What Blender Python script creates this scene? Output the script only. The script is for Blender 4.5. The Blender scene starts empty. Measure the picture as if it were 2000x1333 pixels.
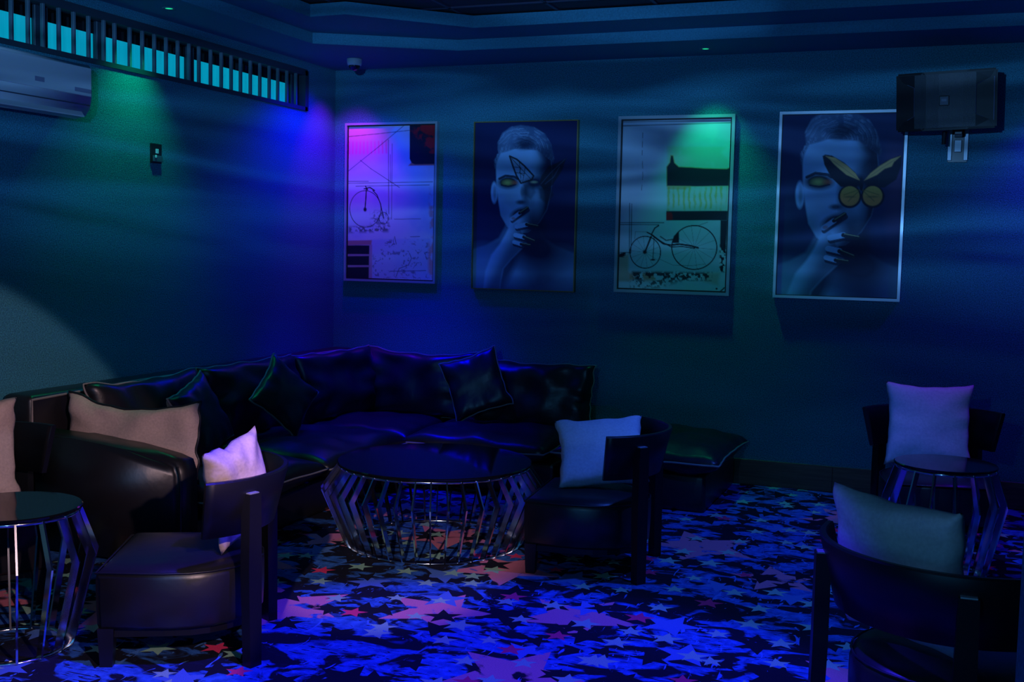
import bpy, bmesh, math, random
import numpy as np
from mathutils import Vector, Matrix, noise

random.seed(7)
S = bpy.context.scene
COL = S.collection
R = math.radians

# ------------------------------------------------------------------ camera
CAM = (4.3013, -7.4002, 1.5)
YAW, PITCH, ROLL, FPX = R(21.285), R(4.687), R(1.2245), 2239.9
cd = bpy.data.cameras.new('camera')
cam = bpy.data.objects.new('camera', cd)
COL.objects.link(cam)
cd.sensor_fit = 'HORIZONTAL'
cd.sensor_width = 36.0
cd.lens = FPX / 2000 * 36.0
cd.clip_start = 0.05
fwd = Vector((-math.sin(YAW) * math.cos(PITCH), math.cos(YAW) * math.cos(PITCH), -math.sin(PITCH)))
rt = Vector((math.cos(YAW), math.sin(YAW), 0))
up = rt.cross(fwd)
r2 = math.cos(ROLL) * rt + math.sin(ROLL) * up
u2 = -math.sin(ROLL) * rt + math.cos(ROLL) * up
M = Matrix((r2, u2, -fwd)).transposed().to_4x4()
M.translation = Vector(CAM)
cam.matrix_world = M
S.camera = cam

# ------------------------------------------------------------------ world and lamps
w = bpy.data.worlds.new('world')
S.world = w
w.use_nodes = True
w.node_tree.nodes['Background'].inputs[0].default_value = (0.05, 0.25, 0.6, 1)
w.node_tree.nodes['Background'].inputs[1].default_value = 0.02
S.view_settings.view_transform = 'Standard'
S.view_settings.look = 'None'
S.view_settings.exposure = 0.0
S.view_settings.gamma = 1.0
S.view_settings.use_curve_mapping = False


def aim(o, loc, target):
    o.location = loc
    d = Vector(target) - Vector(loc)
    o.rotation_euler = d.to_track_quat('-Z', 'Y').to_euler()


def spot(name, loc, target, color, power, angle, blend=0.3, size=0.03):
    l = bpy.data.lights.new(name, 'SPOT')
    l.color = color
    l.energy = power
    l.spot_size = R(angle)
    l.spot_blend = blend
    l.shadow_soft_size = size
    o = bpy.data.objects.new(name, l)
    COL.objects.link(o)
    aim(o, loc, target)
    return o


def area(name, loc, target, color, power, sx, sy):
    l = bpy.data.lights.new(name, 'AREA')
    l.shape = 'RECTANGLE'
    l.size, l.size_y = sx, sy
    l.color = color
    l.energy = power
    o = bpy.data.objects.new(name, l)
    COL.objects.link(o)
    aim(o, loc, target)
    return o


# dim bluish ambient fill, an unseen panel added behind the camera
area('ambient_fill', (3.6, -8.9, 1.5), (2.6, 0, 1.2), (0.03, 0.42, 1.0), 15, 3.0, 1.8)
# water-ripple projector washing the upper back wall
PROJ = spot('ripple_projector', (3.5, -7.3, 2.05), (2.1, 0.0, 2.25), (0.14, 0.44, 1.0), 470, 86, 0.4, 0.02)
# white spot on the sofa's near end and armchairs, plus an added fill for the carpet round the coffee table
spot('white_spot', (4.9, -6.6, 2.2), (4.9 - 0.803 * 5, -6.6 + 0.475 * 5, 2.2 - 0.360 * 5), (1.0, 0.66, 0.70), 380, 26.4, 0.10, 0.03)
spot('white_fill_table', (3.4, -6.9, 2.2), (1.75, -2.32, 0.0), (1.0, 0.72, 0.78), 420, 16.5, 0.5, 0.03)
# saturated blue floods over the carpet
spot('blue_flood', (2.85, -4.40, 2.72), (2.85, -4.35, 0), (0.035, 0.020, 1.0), 560, 66, 0.25, 0.04)
spot('blue_flood_far', (3.9, -2.4, 2.72), (3.75, -2.0, 0), (0.03, 0.12, 1.0), 170, 74, 0.7, 0.04)
# ceiling downlights that graze the walls
spot('violet_downlight', (0.28, -0.28, 2.70), (0.06, -0.10, 1.75), (0.75, 0.0, 1.0), 22, 84, 1.0, 0.03)
spot('blue_downlight', (0.42, -0.52, 2.70), (0.10, -0.50, 0.9), (0.0, 0.0, 1.0), 75, 130, 1.0, 0.03)
spot('blue_downlight_sofa', (0.85, -0.85, 2.70), (0.80, -0.66, 0.6), (0.0, 0.0, 1.0), 280, 56, 1.0, 0.03)
spot('blue_downlight_right', (4.95, -0.35, 2.70), (4.95, -0.1, 0.0), (0.06, 0.0, 1.0), 60, 100, 1.0, 0.03)
spot('green_downlight_left', (0.236, -2.187, 2.735), (0.02, -2.30, 1.5), (0.0, 1.0, 0.40), 22, 86, 1.0, 0.03)
spot('green_downlight_back', (2.759, -0.249, 2.735), (2.82, -0.06, 1.5), (0.0, 1.0, 0.42), 26, 66, 1.0, 0.03)
spot('violet_downlight_right', (4.35, -1.3, 2.70), (4.25, -0.9, 0.0), (0.5, 0.0, 1.0), 14, 40, 1.0, 0.03)

# ripple pattern of the projector's glass
l = PROJ.data
l.use_nodes = True
nt = l.node_tree
em = nt.nodes['Emission']
tc = nt.nodes.new('ShaderNodeTexCoord')
mp = nt.nodes.new('ShaderNodeMapping')
mp.inputs['Scale'].default_value = (3.0, 26.0, 1.0)
nz = nt.nodes.new('ShaderNodeTexNoise')
nz.inputs['Scale'].default_value = 1.0
nz.inputs['Detail'].default_value = 2.0
nz.inputs['Distortion'].default_value = 0.8
cr = nt.nodes.new('ShaderNodeValToRGB')
cr.color_ramp.elements[0].position = 0.40
cr.color_ramp.elements[0].color = (0.35, 0.35, 0.35, 1)
cr.color_ramp.elements[1].position = 0.70
cr.color_ramp.elements[1].color = (1.9, 1.9, 1.9, 1)
nt.links.new(tc.outputs['Normal'], mp.inputs['Vector'])
nt.links.new(mp.outputs['Vector'], nz.inputs['Vector'])
nt.links.new(nz.outputs['Fac'], cr.inputs['Fac'])
# the projector's gate: a wide low window of light
sp_ = nt.nodes.new('ShaderNodeSeparateXYZ')
nt.links.new(tc.outputs['Normal'], sp_.inputs[0])
ratio = nt.nodes.new('ShaderNodeMath')
ratio.operation = 'DIVIDE'
nt.links.new(sp_.outputs[1], ratio.inputs[0])
nt.links.new(sp_.outputs[2], ratio.inputs[1])
gate = nt.nodes.new('ShaderNodeMapRange')
gate.interpolation_type = 'SMOOTHSTEP'
gate.inputs['From Min'].default_value = 0.17
gate.inputs['From Max'].default_value = 0.05
gate.inputs['To Min'].default_value = 0.10
gate.inputs['To Max'].default_value = 1.0
nt.links.new(ratio.outputs[0], gate.inputs['Value'])
mu = nt.nodes.new('ShaderNodeMath')
mu.operation = 'MULTIPLY'
nt.links.new(cr.outputs['Color'], mu.inputs[0])
nt.links.new(gate.outputs['Result'], mu.inputs[1])
nt.links.new(mu.outputs[0], em.inputs['Strength'])


# ------------------------------------------------------------------ materials
class N:
    """small helper round a material's node tree"""
    def __init__(self, name):
        self.m = bpy.data.materials.new(name)
        self.m.use_nodes = True
        self.t = self.m.node_tree
        self.b = self.t.nodes['Principled BSDF']

    def add(self, kind, **inp):
        n = self.t.nodes.new(kind)
        for k, v in inp.items():
            n.inputs[k.replace('_', ' ')].default_value = v
        return n

    def link(self, a, b):
        self.t.links.new(a, b)

    def math(self, op, a, b=None, c=None):
        n = self.t.nodes.new('ShaderNodeMath')
        n.operation = op
        for i, v in enumerate((a, b, c)):
            if v is None:
                continue
            if isinstance(v, (int, float)):
                n.inputs[i].default_value = v
            else:
                self.link(v, n.inputs[i])
        return n.outputs[0]

    def mix(self, fac, a, b):
        n = self.t.nodes.new('ShaderNodeMix')
        n.data_type = 'RGBA'
        for i, v in ((0, fac), (6, a), (7, b)):
            if isinstance(v, (int, float)):
                n.inputs[i].default_value = v
            elif isinstance(v, tuple):
                n.inputs[i].default_value = v if len(v) == 4 else v + (1,)
            else:
                self.link(v, n.inputs[i])
        return n.outputs[2]


def simple(name, color, rough=0.5, metal=0.0, spec=0.5, grain=0.0, gscale=80.0, bump=0.0, bscale=40.0, emit=None, coat=0.0, detail=3.0):
    k = N(name)
    b = k.b
    b.inputs['Base Color'].default_value = color + (1,)
    b.inputs['Roughness'].default_value = rough
    b.inputs['Metallic'].default_value = metal
    b.inputs['Specular IOR Level'].default_value = spec
    b.inputs['Coat Weight'].default_value = coat
    b.inputs['Coat Roughness'].default_value = 0.1
    if emit:
        b.inputs['Emission Color'].default_value = emit[:3] + (1,)
        b.inputs['Emission Strength'].default_value = emit[3]
    if grain or bump:
        tc = k.add('ShaderNodeTexCoord')
    if grain:
        n = k.add('ShaderNodeTexNoise', Scale=gscale, Detail=detail)
        k.link(tc.outputs['Object'], n.inputs['Vector'])
        f = k.math('MULTIPLY_ADD', n.outputs['Fac'], 2.0, -0.5)
        lo = tuple(c * (1 - grain) for c in color)
        hi = tuple(min(1, c * (1 + grain)) for c in color)
        k.link(k.mix(f, lo, hi), b.inputs['Base Color'])
    if bump:
        n = k.add('ShaderNodeTexNoise', Scale=bscale, Detail=detail)
        k.link(tc.outputs['Object'], n.inputs['Vector'])
        bp = k.add('ShaderNodeBump', Strength=bump, Distance=0.01)
        k.link(n.outputs['Fac'], bp.inputs['Height'])
        k.link(bp.outputs['Normal'], b.inputs['Normal'])
    return k.m


MAT = {}
MAT['wall'] = simple('teal_textured_paint', (0.045, 0.23, 0.31), 0.75, grain=0.6, gscale=150, bump=0.5, bscale=170, spec=0.3)
MAT['soffit'] = simple('teal_ceiling_paint', (0.05, 0.22, 0.32), 0.8, grain=0.2, gscale=120, bump=0.15, bscale=160, spec=0.2)
MAT['tile'] = simple('black_ceiling_tile', (0.02, 0.03, 0.04), 0.7, grain=0.4, gscale=60)
MAT['tbar'] = simple('dark_ceiling_bar', (0.05, 0.04, 0.08), 0.4)
MAT['leather'] = simple('black_leather', (0.012, 0.012, 0.016), 0.37, bump=0.40, bscale=9, spec=0.6, detail=4)
MAT['leather_smooth'] = simple('black_smooth_leather', (0.012, 0.011, 0.014), 0.36, bump=0.15, bscale=14, spec=0.6)
MAT['wood'] = simple('black_lacquered_wood', (0.006, 0.006, 0.008), 0.38, spec=0.4)
MAT['linen'] = simple('beige_linen', (0.56, 0.42, 0.36), 0.85, grain=0.12, gscale=90, bump=0.5, bscale=14, spec=0.2)
MAT['linen_grey'] = simple('pale_grey_linen', (0.62, 0.60, 0.58), 0.85, grain=0.1, gscale=90, bump=0.5, bscale=14, spec=0.2)
MAT['piping'] = simple('pale_piping', (0.28, 0.24, 0.22), 0.6)
MAT['piping_dark'] = simple('dark_piping', (0.012, 0.012, 0.016), 0.4)
MAT['chrome'] = simple('chrome', (0.75, 0.76, 0.8), 0.12, metal=1.0)
MAT['cap'] = simple('brushed_steel_cap', (0.6, 0.62, 0.66), 0.5, metal=0.8)
MAT['black_glass'] = simple('black_glass', (0.004, 0.005, 0.007), 0.06, spec=0.5)
MAT['white_plastic'] = simple('white_plastic', (0.72, 0.74, 0.76), 0.4)
MAT['grey_plastic'] = simple('grey_plastic', (0.30, 0.30, 0.42), 0.4)
MAT['dark_slot'] = simple('dark_slot', (0.10, 0.11, 0.16), 0.5)
MAT['black_plastic'] = simple('black_plastic', (0.015, 0.015, 0.018), 0.3)
MAT['speaker_grille'] = simple('black_speaker_grille', (0.05, 0.055, 0.06), 0.42, bump=0.2, bscale=260)
MAT['speaker_side'] = simple('black_speaker_side', (0.004, 0.004, 0.005), 0.5)
MAT['badge'] = simple('badge_plate', (0.06, 0.07, 0.12), 0.3)
MAT['badge_mark'] = simple('badge_mark', (0.22, 0.24, 0.3), 0.4)
MAT['steel'] = simple('bracket_steel', (0.22, 0.24, 0.27), 0.4, metal=1.0)
MAT['frame_silver'] = simple('silver_frame', (0.42, 0.48, 0.52), 0.35, metal=0.3)
MAT['frame_white'] = simple('pale_silver_frame', (0.75, 0.80, 0.85), 0.35, metal=0.2)
MAT['frame_gold'] = simple('thin_gold_frame', (0.45, 0.30, 0.10), 0.35, metal=0.6)
MAT['liner'] = simple('black_frame_liner', (0.01, 0.01, 0.012), 0.5)
MAT['win_frame'] = simple('dark_window_frame', (0.03, 0.05, 0.07), 0.5)
MAT['bar'] = simple('window_bar_paint', (0.10, 0.14, 0.17), 0.5)
MAT['pane_dark'] = simple('dark_window_glass', (0.003, 0.004, 0.005), 0.05)
MAT['green_lens'] = simple('green_lamp_lens', (0.1, 0.6, 0.3), 0.4, emit=(0.02, 0.9, 0.35, 0.9))
MAT['lamp_trim'] = simple('downlight_trim', (0.10, 0.22, 0.26), 0.5)
MAT['dome'] = simple('smoked_dome', (0.008, 0.006, 0.012), 0.06, spec=0.7)

# frosted window film lit by the daylight outside
k = N('daylit_frosted_pane')
tc = k.add('ShaderNodeTexCoord')
mpn = k.add('ShaderNodeMapping')
mpn.inputs['Scale'].default_value = (1, 60, 3)
nz = k.add('ShaderNodeTexNoise', Scale=1.0, Detail=3.0)
k.link(tc.outputs['Object'], mpn.inputs['Vector'])
k.link(mpn.outputs['Vector'], nz.inputs['Vector'])
k.link(k.mix(nz.outputs['Fac'], (0.0, 0.20, 0.34), (0.0, 0.34, 0.52)), k.b.inputs['Emission Color'])
k.b.inputs['Emission Strength'].default_value = 1.0
k.b.inputs['Base Color'].default_value = (0.05, 0.1, 0.12, 1)
MAT['pane_lit'] = k.m

# dark wood plank skirting
k = N('dark_wood_skirting')
tc = k.add('ShaderNodeTexCoord')
mpn = k.add('ShaderNodeMapping')
mpn.inputs['Scale'].default_value = (2.0, 40, 40)
nz = k.add('ShaderNodeTexNoise', Scale=1.6, Detail=6.0, Distortion=0.6)
k.link(tc.outputs['Object'], mpn.inputs['Vector'])
k.link(mpn.outputs['Vector'], nz.inputs['Vector'])
k.link(k.mix(nz.outputs['Fac'], (0.06, 0.025, 0.015), (0.30, 0.14, 0.08)), k.b.inputs['Base Color'])
k.b.inputs['Roughness'].default_value = 0.5
MAT['skirting'] = k.m

# print material for the framed pictures: reads the painted colour layer
k = N('framed_print')
at = k.add('ShaderNodeAttribute')
at.attribute_name = 'print'
k.link(at.outputs['Color'], k.b.inputs['Base Color'])
k.b.inputs['Roughness'].default_value = 0.55
k.b.inputs['Specular IOR Level'].default_value = 0.25
MAT['print'] = k.m


# star-patterned carpet -------------------------------------------------------
def carpet():
    k = N('star_carpet')
    t = k.t
    tc = k.add('ShaderNodeTexCoord')
    sep = k.add('ShaderNodeSeparateXYZ')
    k.link(tc.outputs['Object'], sep.inputs[0])
    X, Y = sep.outputs[0], sep.outputs[1]

    def noise_mask(scale, detail, lo, hi, dist=0.0, sx=1.0, sy=1.0, rot=0.0, off=0.0):
        mp = k.add('ShaderNodeMapping')
        mp.inputs['Scale'].default_value = (sx, sy, 1)
        mp.inputs['Rotation'].default_value = (0, 0, rot)
        mp.inputs['Location'].default_value = (off, off * 0.7, 0)
        k.link(tc.outputs['Object'], mp.inputs['Vector'])
        n = k.add('ShaderNodeTexNoise', Scale=scale, Detail=detail, Distortion=dist)
        k.link(mp.outputs['Vector'], n.inputs['Vector'])
        mr = k.add('ShaderNodeMapRange')
        mr.inputs['From Min'].default_value = lo
        mr.inputs['From Max'].default_value = hi
        k.link(n.outputs['Fac'], mr.inputs['Value'])
        return mr.outputs['Result']

    def stars(cell, rad, seed, rot0, jit, keep, inner=0.42, spin=0.5, wob=0.0):
        c, s = math.cos(rot0), math.sin(rot0)
        xr = k.math('ADD', k.math('MULTIPLY_ADD', X, c / cell, seed * 3.17), k.math('MULTIPLY', Y, s / cell))
        yr = k.math('ADD', k.math('MULTIPLY_ADD', Y, c / cell, seed * 1.73), k.math('MULTIPLY', X, -s / cell))
        # every other row is shifted by half a cell
        iy = k.math('FLOOR', yr)
        xr = k.math('MULTIPLY_ADD', k.math('MODULO', k.math('ABSOLUTE', iy), 2.0), 0.5, xr)
        ix = k.math('FLOOR', xr)
        cmb = k.add('ShaderNodeCombineXYZ')
        k.link(ix, cmb.inputs[0])
        k.link(iy, cmb.inputs[1])
        cmb.inputs[2].default_value = seed
        wn = k.add('ShaderNodeTexWhiteNoise')
        wn.noise_dimensions = '3D'
        k.link(cmb.outputs[0], wn.inputs['Vector'])
        sc = k.add('ShaderNodeSeparateColor')
        k.link(wn.outputs['Color'], sc.inputs[0])
        r1, r2_, r3 = sc.outputs[0], sc.outputs[1], sc.outputs[2]
        lx = k.math('SUBTRACT', k.math('SUBTRACT', xr, ix), k.math('MULTIPLY_ADD', r1, jit, 0.5 - jit / 2))
        ly = k.math('SUBTRACT', k.math('SUBTRACT', yr, iy), k.math('MULTIPLY_ADD', r2_, jit, 0.5 - jit / 2))
        rr = k.math('SQRT', k.math('ADD', k.math('MULTIPLY', lx, lx), k.math('MULTIPLY', ly, ly)))
        a = k.math('ADD', k.math('ARCTAN2', ly, lx), k.math('MULTIPLY', r3, spin))
        a = k.math('ADD', a, 20 * math.pi - math.pi / 2)
        w5 = 2 * math.pi / 5
        a = k.math('ABSOLUTE', k.math('SUBTRACT', k.math('MODULO', k.math('ADD', a, w5 / 2), w5), w5 / 2))
        rad_c = rad / cell
        Rr = rad_c
        ri = rad_c * inner
        s36, c36 = math.sin(math.pi / 5), math.cos(math.pi / 5)
        px = k.math('MULTIPLY', rr, k.math('COSINE', a))
        py = k.math('MULTIPLY', rr, k.math('SINE', a))
        size = k.math('MULTIPLY_ADD', r3, 0.35, 0.72)
        d = k.math('ADD', k.math('MULTIPLY', px, ri * s36), k.math('MULTIPLY', py, Rr - ri * c36))
        d = k.math('SUBTRACT', d, k.math('MULTIPLY', size, Rr * ri * s36))
        ins = k.math('LESS_THAN', d, 0.0)
        ins = k.math('MULTIPLY', ins, k.math('LESS_THAN', wn.outputs['Value'], keep))
        return ins, r1, r2_

    blue = k.mix(noise_mask(26, 3, 0.35, 0.65), (0.02, 0.11, 0.40), (0.05, 0.20, 0.66))
    camo = noise_mask(4.6, 5, 0.47, 0.53, dist=1.4, sx=0.8, sy=1.3, rot=0.5)
    col = k.mix(camo, (0.008, 0.010, 0.022), blue)
    # brushed strokes
    st = noise_mask(7, 4, 0.60, 0.64, dist=2.5, sx=1.0, sy=4.0, rot=-0.6, off=3.0)
    col = k.mix(st, col, (0.010, 0.014, 0.035))
    st2 = noise_mask(6, 4, 0.63, 0.67, dist=2.0, sx=3.0, sy=0.9, rot=0.8, off=9.0)
    col = k.mix(st2, col, (0.08, 0.24, 0.66))
    # large pink stars with ragged wear
    big, b1, b2 = stars(0.62, 0.30, 1.0, 0.35, 0.25, 0.60, 0.45, 1.2)
    rag = noise_mask(9, 4, 0.36, 0.42, dist=0.6, off=5.0)
    col = k.mix(k.math('MULTIPLY', big, rag), col, (0.80, 0.24, 0.32))
    # medium blue and black stars
    m, b1, b2 = stars(0.34, 0.13, 2.0, 0.9, 0.3, 0.75, 0.42, 1.2)
    col = k.mix(m, col, k.mix(k.math('GREATER_THAN', b1, 0.45), (0.008, 0.010, 0.02), (0.10, 0.22, 0.55)))
    m, b1, b2 = stars(0.25, 0.085, 3.0, 0.2, 0.4, 0.75, 0.42, 1.2)
    col = k.mix(m, col, (0.008, 0.010, 0.02))
    # small bright stars
    for cell, rad, seed, rot0, keep in ((0.225, 0.066, 4.0, 0.37, 0.72), (0.33, 0.072, 5.0, 0.37, 0.5)):
        m, b1, b2 = stars(cell, rad, seed, rot0, 0.42, keep, 0.42, 0.35)
        c1 = k.mix(k.math('GREATER_THAN', b2, 0.80), (0.34, 0.60, 0.42), (0.95, 0.05, 0.16))
        c1 = k.mix(k.math('GREATER_THAN', b1, 0.80), c1, (0.80, 0.72, 0.30))
        col = k.mix(m, col, c1)
    # pile grain
    g = noise_mask(260, 2, 0.25, 0.75)
    col = k.mix(k.math('MULTIPLY', g, 0.35), col, (0.01, 0.01, 0.02))
    k.link(col, k.b.inputs['Base Color'])
    k.b.inputs['Roughness'].default_value = 0.95
    k.b.inputs['Specular IOR Level'].default_value = 0.1
    n = k.add('ShaderNodeTexNoise', Scale=300.0, Detail=2.0)
    k.link(tc.outputs['Object'], n.inputs['Vector'])
    bp = k.add('ShaderNodeBump', Strength=0.4, Distance=0.004)
    k.link(n.outputs['Fac'], bp.inputs['Height'])
    k.link(bp.outputs['Normal'], k.b.inputs['Normal'])
    return k.m


MAT['carpet'] = carpet()


# ------------------------------------------------------------------ mesh helpers
def obj(name, bm, mat, parent=None, smooth=False, loc=None, recalc=True):
    me = bpy.data.meshes.new(name)
    if recalc:
        bmesh.ops.recalc_face_normals(bm, faces=bm.faces)
    if smooth:
        for f in bm.faces:
            f.smooth = True
    bm.to_mesh(me)
    bm.free()
    me.materials.append(MAT[mat])
    o = bpy.data.objects.new(name, me)
    COL.objects.link(o)
    if parent is not None:
        o.parent = parent
    if loc is not None:
        o.location = loc
    return o


def inst(name, src, parent=None, mw=None):
    o = bpy.data.objects.new(name, src.data)
    COL.objects.link(o)
    if parent is not None:
        o.parent = parent
    if mw is not None:
        o.matrix_local = mw
    return o


def thing(name, label, cat, loc=(0, 0, 0), rotz=0.0, group=None):
    o = bpy.data.objects.new(name, None)
    o.empty_display_size = 0.1
    COL.objects.link(o)
    o.location = loc
    o.rotation_euler = (0, 0, rotz)
    tag(o, label, cat, group)
    return o


def tag(o, label, cat, group=None):
    o['label'] = label
    o['category'] = cat
    if group:
        o['group'] = group
    return o


def struct(name, bm, mat, label=None, parent=None):
    o = obj(name, bm, mat, parent)
    o['kind'] = 'structure'
    if label:
        o['label'] = label
    return o


def box(bm, x0, x1, y0, y1, z0, z1, bev=0.0, seg=2):
    v = [bm.verts.new((x, y, z)) for x in (x0, x1) for y in (y0, y1) for z in (z0, z1)]
    q = [(0, 1, 3, 2), (4, 6, 7, 5), (0, 4, 5, 1), (2, 3, 7, 6), (0, 2, 6, 4), (1, 5, 7, 3)]
    f = [bm.faces.new([v[i] for i in a]) for a in q]
    if bev > 0:
        e = set()
        for ff in f:
            e.update(ff.edges)
        bmesh.ops.bevel(bm, geom=list(e), offset=bev, segments=seg, profile=0.5, affect='EDGES')
    return v


def boxbm(*a, **kw):
    bm = bmesh.new()
    box(bm, *a, **kw)
    return bm


def prism(bm, pts, z0, z1, top=None):
    """vertical prism over a polygon; top may be another polygon for a taper"""
    lo = [bm.verts.new((p[0], p[1], z0)) for p in pts]
    hi = [bm.verts.new((p[0], p[1], z1)) for p in (top or pts)]
    n = len(pts)
    bm.faces.new(lo[::-1])
    bm.faces.new(hi)
    for i in range(n):
        bm.faces.new((lo[i], lo[(i + 1) % n], hi[(i + 1) % n], hi[i]))


def tube(bm, pts, r, seg=6, closed=False):
    pts = [Vector(p) for p in pts]
    n = len(pts)
    rings = []
    prevu = None
    for i, p in enumerate(pts):
        if closed:
            d = pts[(i + 1) % n] - pts[i - 1]
        else:
            d = pts[min(i + 1, n - 1)] - pts[max(i - 1, 0)]
        if d.length < 1e-9:
            d = Vector((0, 0, 1))
        d.normalize()
        ref = prevu if prevu is not None else (Vector((0, 0, 1)) if abs(d.z) < 0.9 else Vector((1, 0, 0)))
        u = ref - d * ref.dot(d)
        if u.length < 1e-6:
            u = d.orthogonal()
        u.normalize()
        prevu = u
        v = d.cross(u)
        rings.append([bm.verts.new(p + r * (math.cos(a) * u + math.sin(a) * v)) for a in [2 * math.pi * j / seg for j in range(seg)]])
    m = n if closed else n - 1
    for i in range(m):
        A, B = rings[i], rings[(i + 1) % n]
        for j in range(seg):
            bm.faces.new((A[j], A[(j + 1) % seg], B[(j + 1) % seg], B[j]))
    if not closed:
        bm.faces.new(rings[0][::-1])
        bm.faces.new(rings[-1])


def lathe(bm, prof, seg=48, cx=0, cy=0):
    rings = []
    for r, z in prof:
        if r < 1e-6:
            rings.append([bm.verts.new((cx, cy, z))])
        else:
            rings.append([bm.verts.new((cx + r * math.cos(2 * math.pi * j / seg), cy + r * math.sin(2 * math.pi * j / seg), z)) for j in range(seg)])
    for A, B in zip(rings, rings[1:]):
        for j in range(seg):
            a = [A[j % len(A)], A[(j + 1) % len(A)], B[(j + 1) % len(B)], B[j % len(B)]]
            u = []
            for q in a:
                if q not in u:
                    u.append(q)
            if len(u) > 2:
                bm.faces.new(u)


def frame_matrix(c, n, v, roll=0.0):
    """local z = n (towards the viewer side), local y close to v"""
    n = Vector(n).normalized()
    v = Vector(v)
    v = (v - n * v.dot(n)).normalized()
    u = v.cross(n)
    if roll:
        q = Matrix.Rotation(roll, 3, n)
        u, v = q @ u, q @ v
    m = Matrix((u, v, n)).transposed().to_4x4()
    m.translation = Vector(c)
    return m


def pillow_surface(a, b, t, seed, side, n=22, pinch=0.10, wr=0.012, sag=0.0, power=0.42, ears=0.0):
    """one half of a cushion: grid over [-1,1]^2, side=+1 front, -1 back"""
    bm = bmesh.new()
    V = {}
    for i in range(n + 1):
        for j in range(n + 1):
            s = -math.cos(math.pi * i / n)
            q = -math.cos(math.pi * j / n)
            s = 0.5 * s + 0.5 * (2 * i / n - 1)
            q = 0.5 * q + 0.5 * (2 * j / n - 1)
            x = a * s * (1 - pinch * (1 - q * q))
            y = b * q * (1 - pinch * (1 - s * s))
            if sag:
                y -= sag * b * (1 - s * s) * (q + 1) / 2
            prof = max(0.0, (1 - s ** 4) * (1 - q ** 4)) ** power
            z = side * t * prof
            p = Vector((x * 6 + seed * 3.1, y * 6 + seed * 1.7, side * 2.0))
            z += wr * noise.noise(p) * prof * 1.6
            # creases running in from the edges
            ang = math.atan2(q, s)
            z += wr * 0.7 * math.sin(ang * 9 + seed * 2 + 3 * noise.noise(p * 0.5)) * prof * max(abs(s), abs(q)) ** 3
            ed = noise.noise(Vector((s * 3 + seed, q * 3, 5))) * wr * 0.9
            e = max(abs(s), abs(q)) ** 4
            V[i, j] = bm.verts.new((x + ed * e, y + ed * e * 0.7, z + 0.5 * wr * e * noise.noise(Vector((s * 2.2, q * 2.2, seed * 7.3)))))
    for i in range(n):
        for j in range(n):
            bm.faces.new((V[i, j], V[i + 1, j], V[i + 1, j + 1], V[i, j + 1]))
    ring = [V[i, 0].co.copy() for i in range(n)] + [V[n, j].co.copy() for j in range(n)] + [V[n - i, n].co.copy() for i in range(n)] + [V[0, n - j].co.copy() for j in range(n)]
    return bm, ring


def pillow_parts(parent, mat_f, mat_b, mat_p, a, b, t, seed, names=('front_cover', 'back_cover', 'piping'), pr=0.006, mw=None, **kw):
    f, ring = pillow_surface(a, b, t, seed, 1, **kw)
    g, _ = pillow_surface(a, b, t, seed, -1, **kw)
    out = []
    if mat_f == mat_b and names[0] == names[1]:
        me = bpy.data.meshes.new('tmp')
        g.to_mesh(me)
        f.from_mesh(me)
        bpy.data.meshes.remove(me)
        g.free()
        bmesh.ops.remove_doubles(f, verts=f.verts, dist=1e-5)
        out.append(obj(names[0], f, mat_f, parent, True))
    else:
        out.append(obj(names[0], f, mat_f, parent, True, recalc=False))
        for fc in g.faces:
            fc.normal_flip()
        out.append(obj(names[1], g, mat_b, parent, True, recalc=False))
    if mat_p:
        p = bmesh.new()
        tube(p, ring, pr, 6, closed=True)
        out.append(obj(names[2], p, mat_p, parent if mw is None else out[0], True))
    if mw is not None:
        for o in out:
            if o.parent == parent:
                o.matrix_local = mw
    return out


def cushion(name, label, c, n, v, a, b, t, seed, mf, mb, mp, roll=0.0, group=None, **kw):
    o = thing(name, label, 'cushion', group=group)
    o.matrix_world = frame_matrix(c, n, v, roll)
    nm = ('front_cover', 'back_cover', 'piping') if mf != mb else ('cover', 'cover', 'piping')
    pillow_parts(o, mf, mb, mp, a, b, t, seed, names=nm, **kw)
    return o


# ------------------------------------------------------------------ room shell
XR, YB, ZC = 6.6, -9.3, 2.75
struct('floor', boxbm(-0.02, XR, YB, 0.02, -0.05, 0.0), 'carpet', 'carpet printed with pink, yellow and teal stars on blue and black')
struct('wall_back', boxbm(-0.15, XR + 0.15, 0.0, 0.15, -0.05, 3.0), 'wall', 'teal textured back wall')
# left wall with the long high window opening
bm = bmesh.new()
WS, WT, WY0, WY1 = 2.425, 2.665, -0.40, -6.2
box(bm, -0.15, 0.0, YB, 0.0, -0.05, WS)
box(bm, -0.15, 0.0, YB, 0.0, WT, 3.0)
box(bm, -0.15, 0.0, WY0, 0.0, WS, WT)
box(bm, -0.15, 0.0, YB, WY1, WS, WT)
struct('wall_left', bm, 'wall', 'teal textured left wall under the barred window strip')
struct('wall_right', boxbm(XR, XR + 0.15, YB, 0.0, -0.05, 3.0), 'wall')
struct('wall_rear', boxbm(-0.15, XR + 0.15, YB - 0.15, YB, -0.05, 3.0), 'wall')
# skirting along the back wall, in planks
sk = struct('baseboard_back', boxbm(0.0, XR, -0.012, 0.0, 0.0, 0.160), 'skirting', 'dark wooden skirting along the back wall')
x = 0.04
for L in (1.2, 1.2, 0.55, 0.62, 1.2, 1.2):
    obj('plank', boxbm(x, min(x + L - 0.003, XR), -0.020, -0.012, 0.002, 0.166, bev=0.002, seg=1), 'skirting', sk)
    x += L
# near column whose edge shows at the right
col_ = struct('wall_column', boxbm(4.41, 4.64, -5.72, -5.5, 0.0, 2.75, bev=0.006, seg=1), 'wall', 'teal plastered column beside the near chair')


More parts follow.
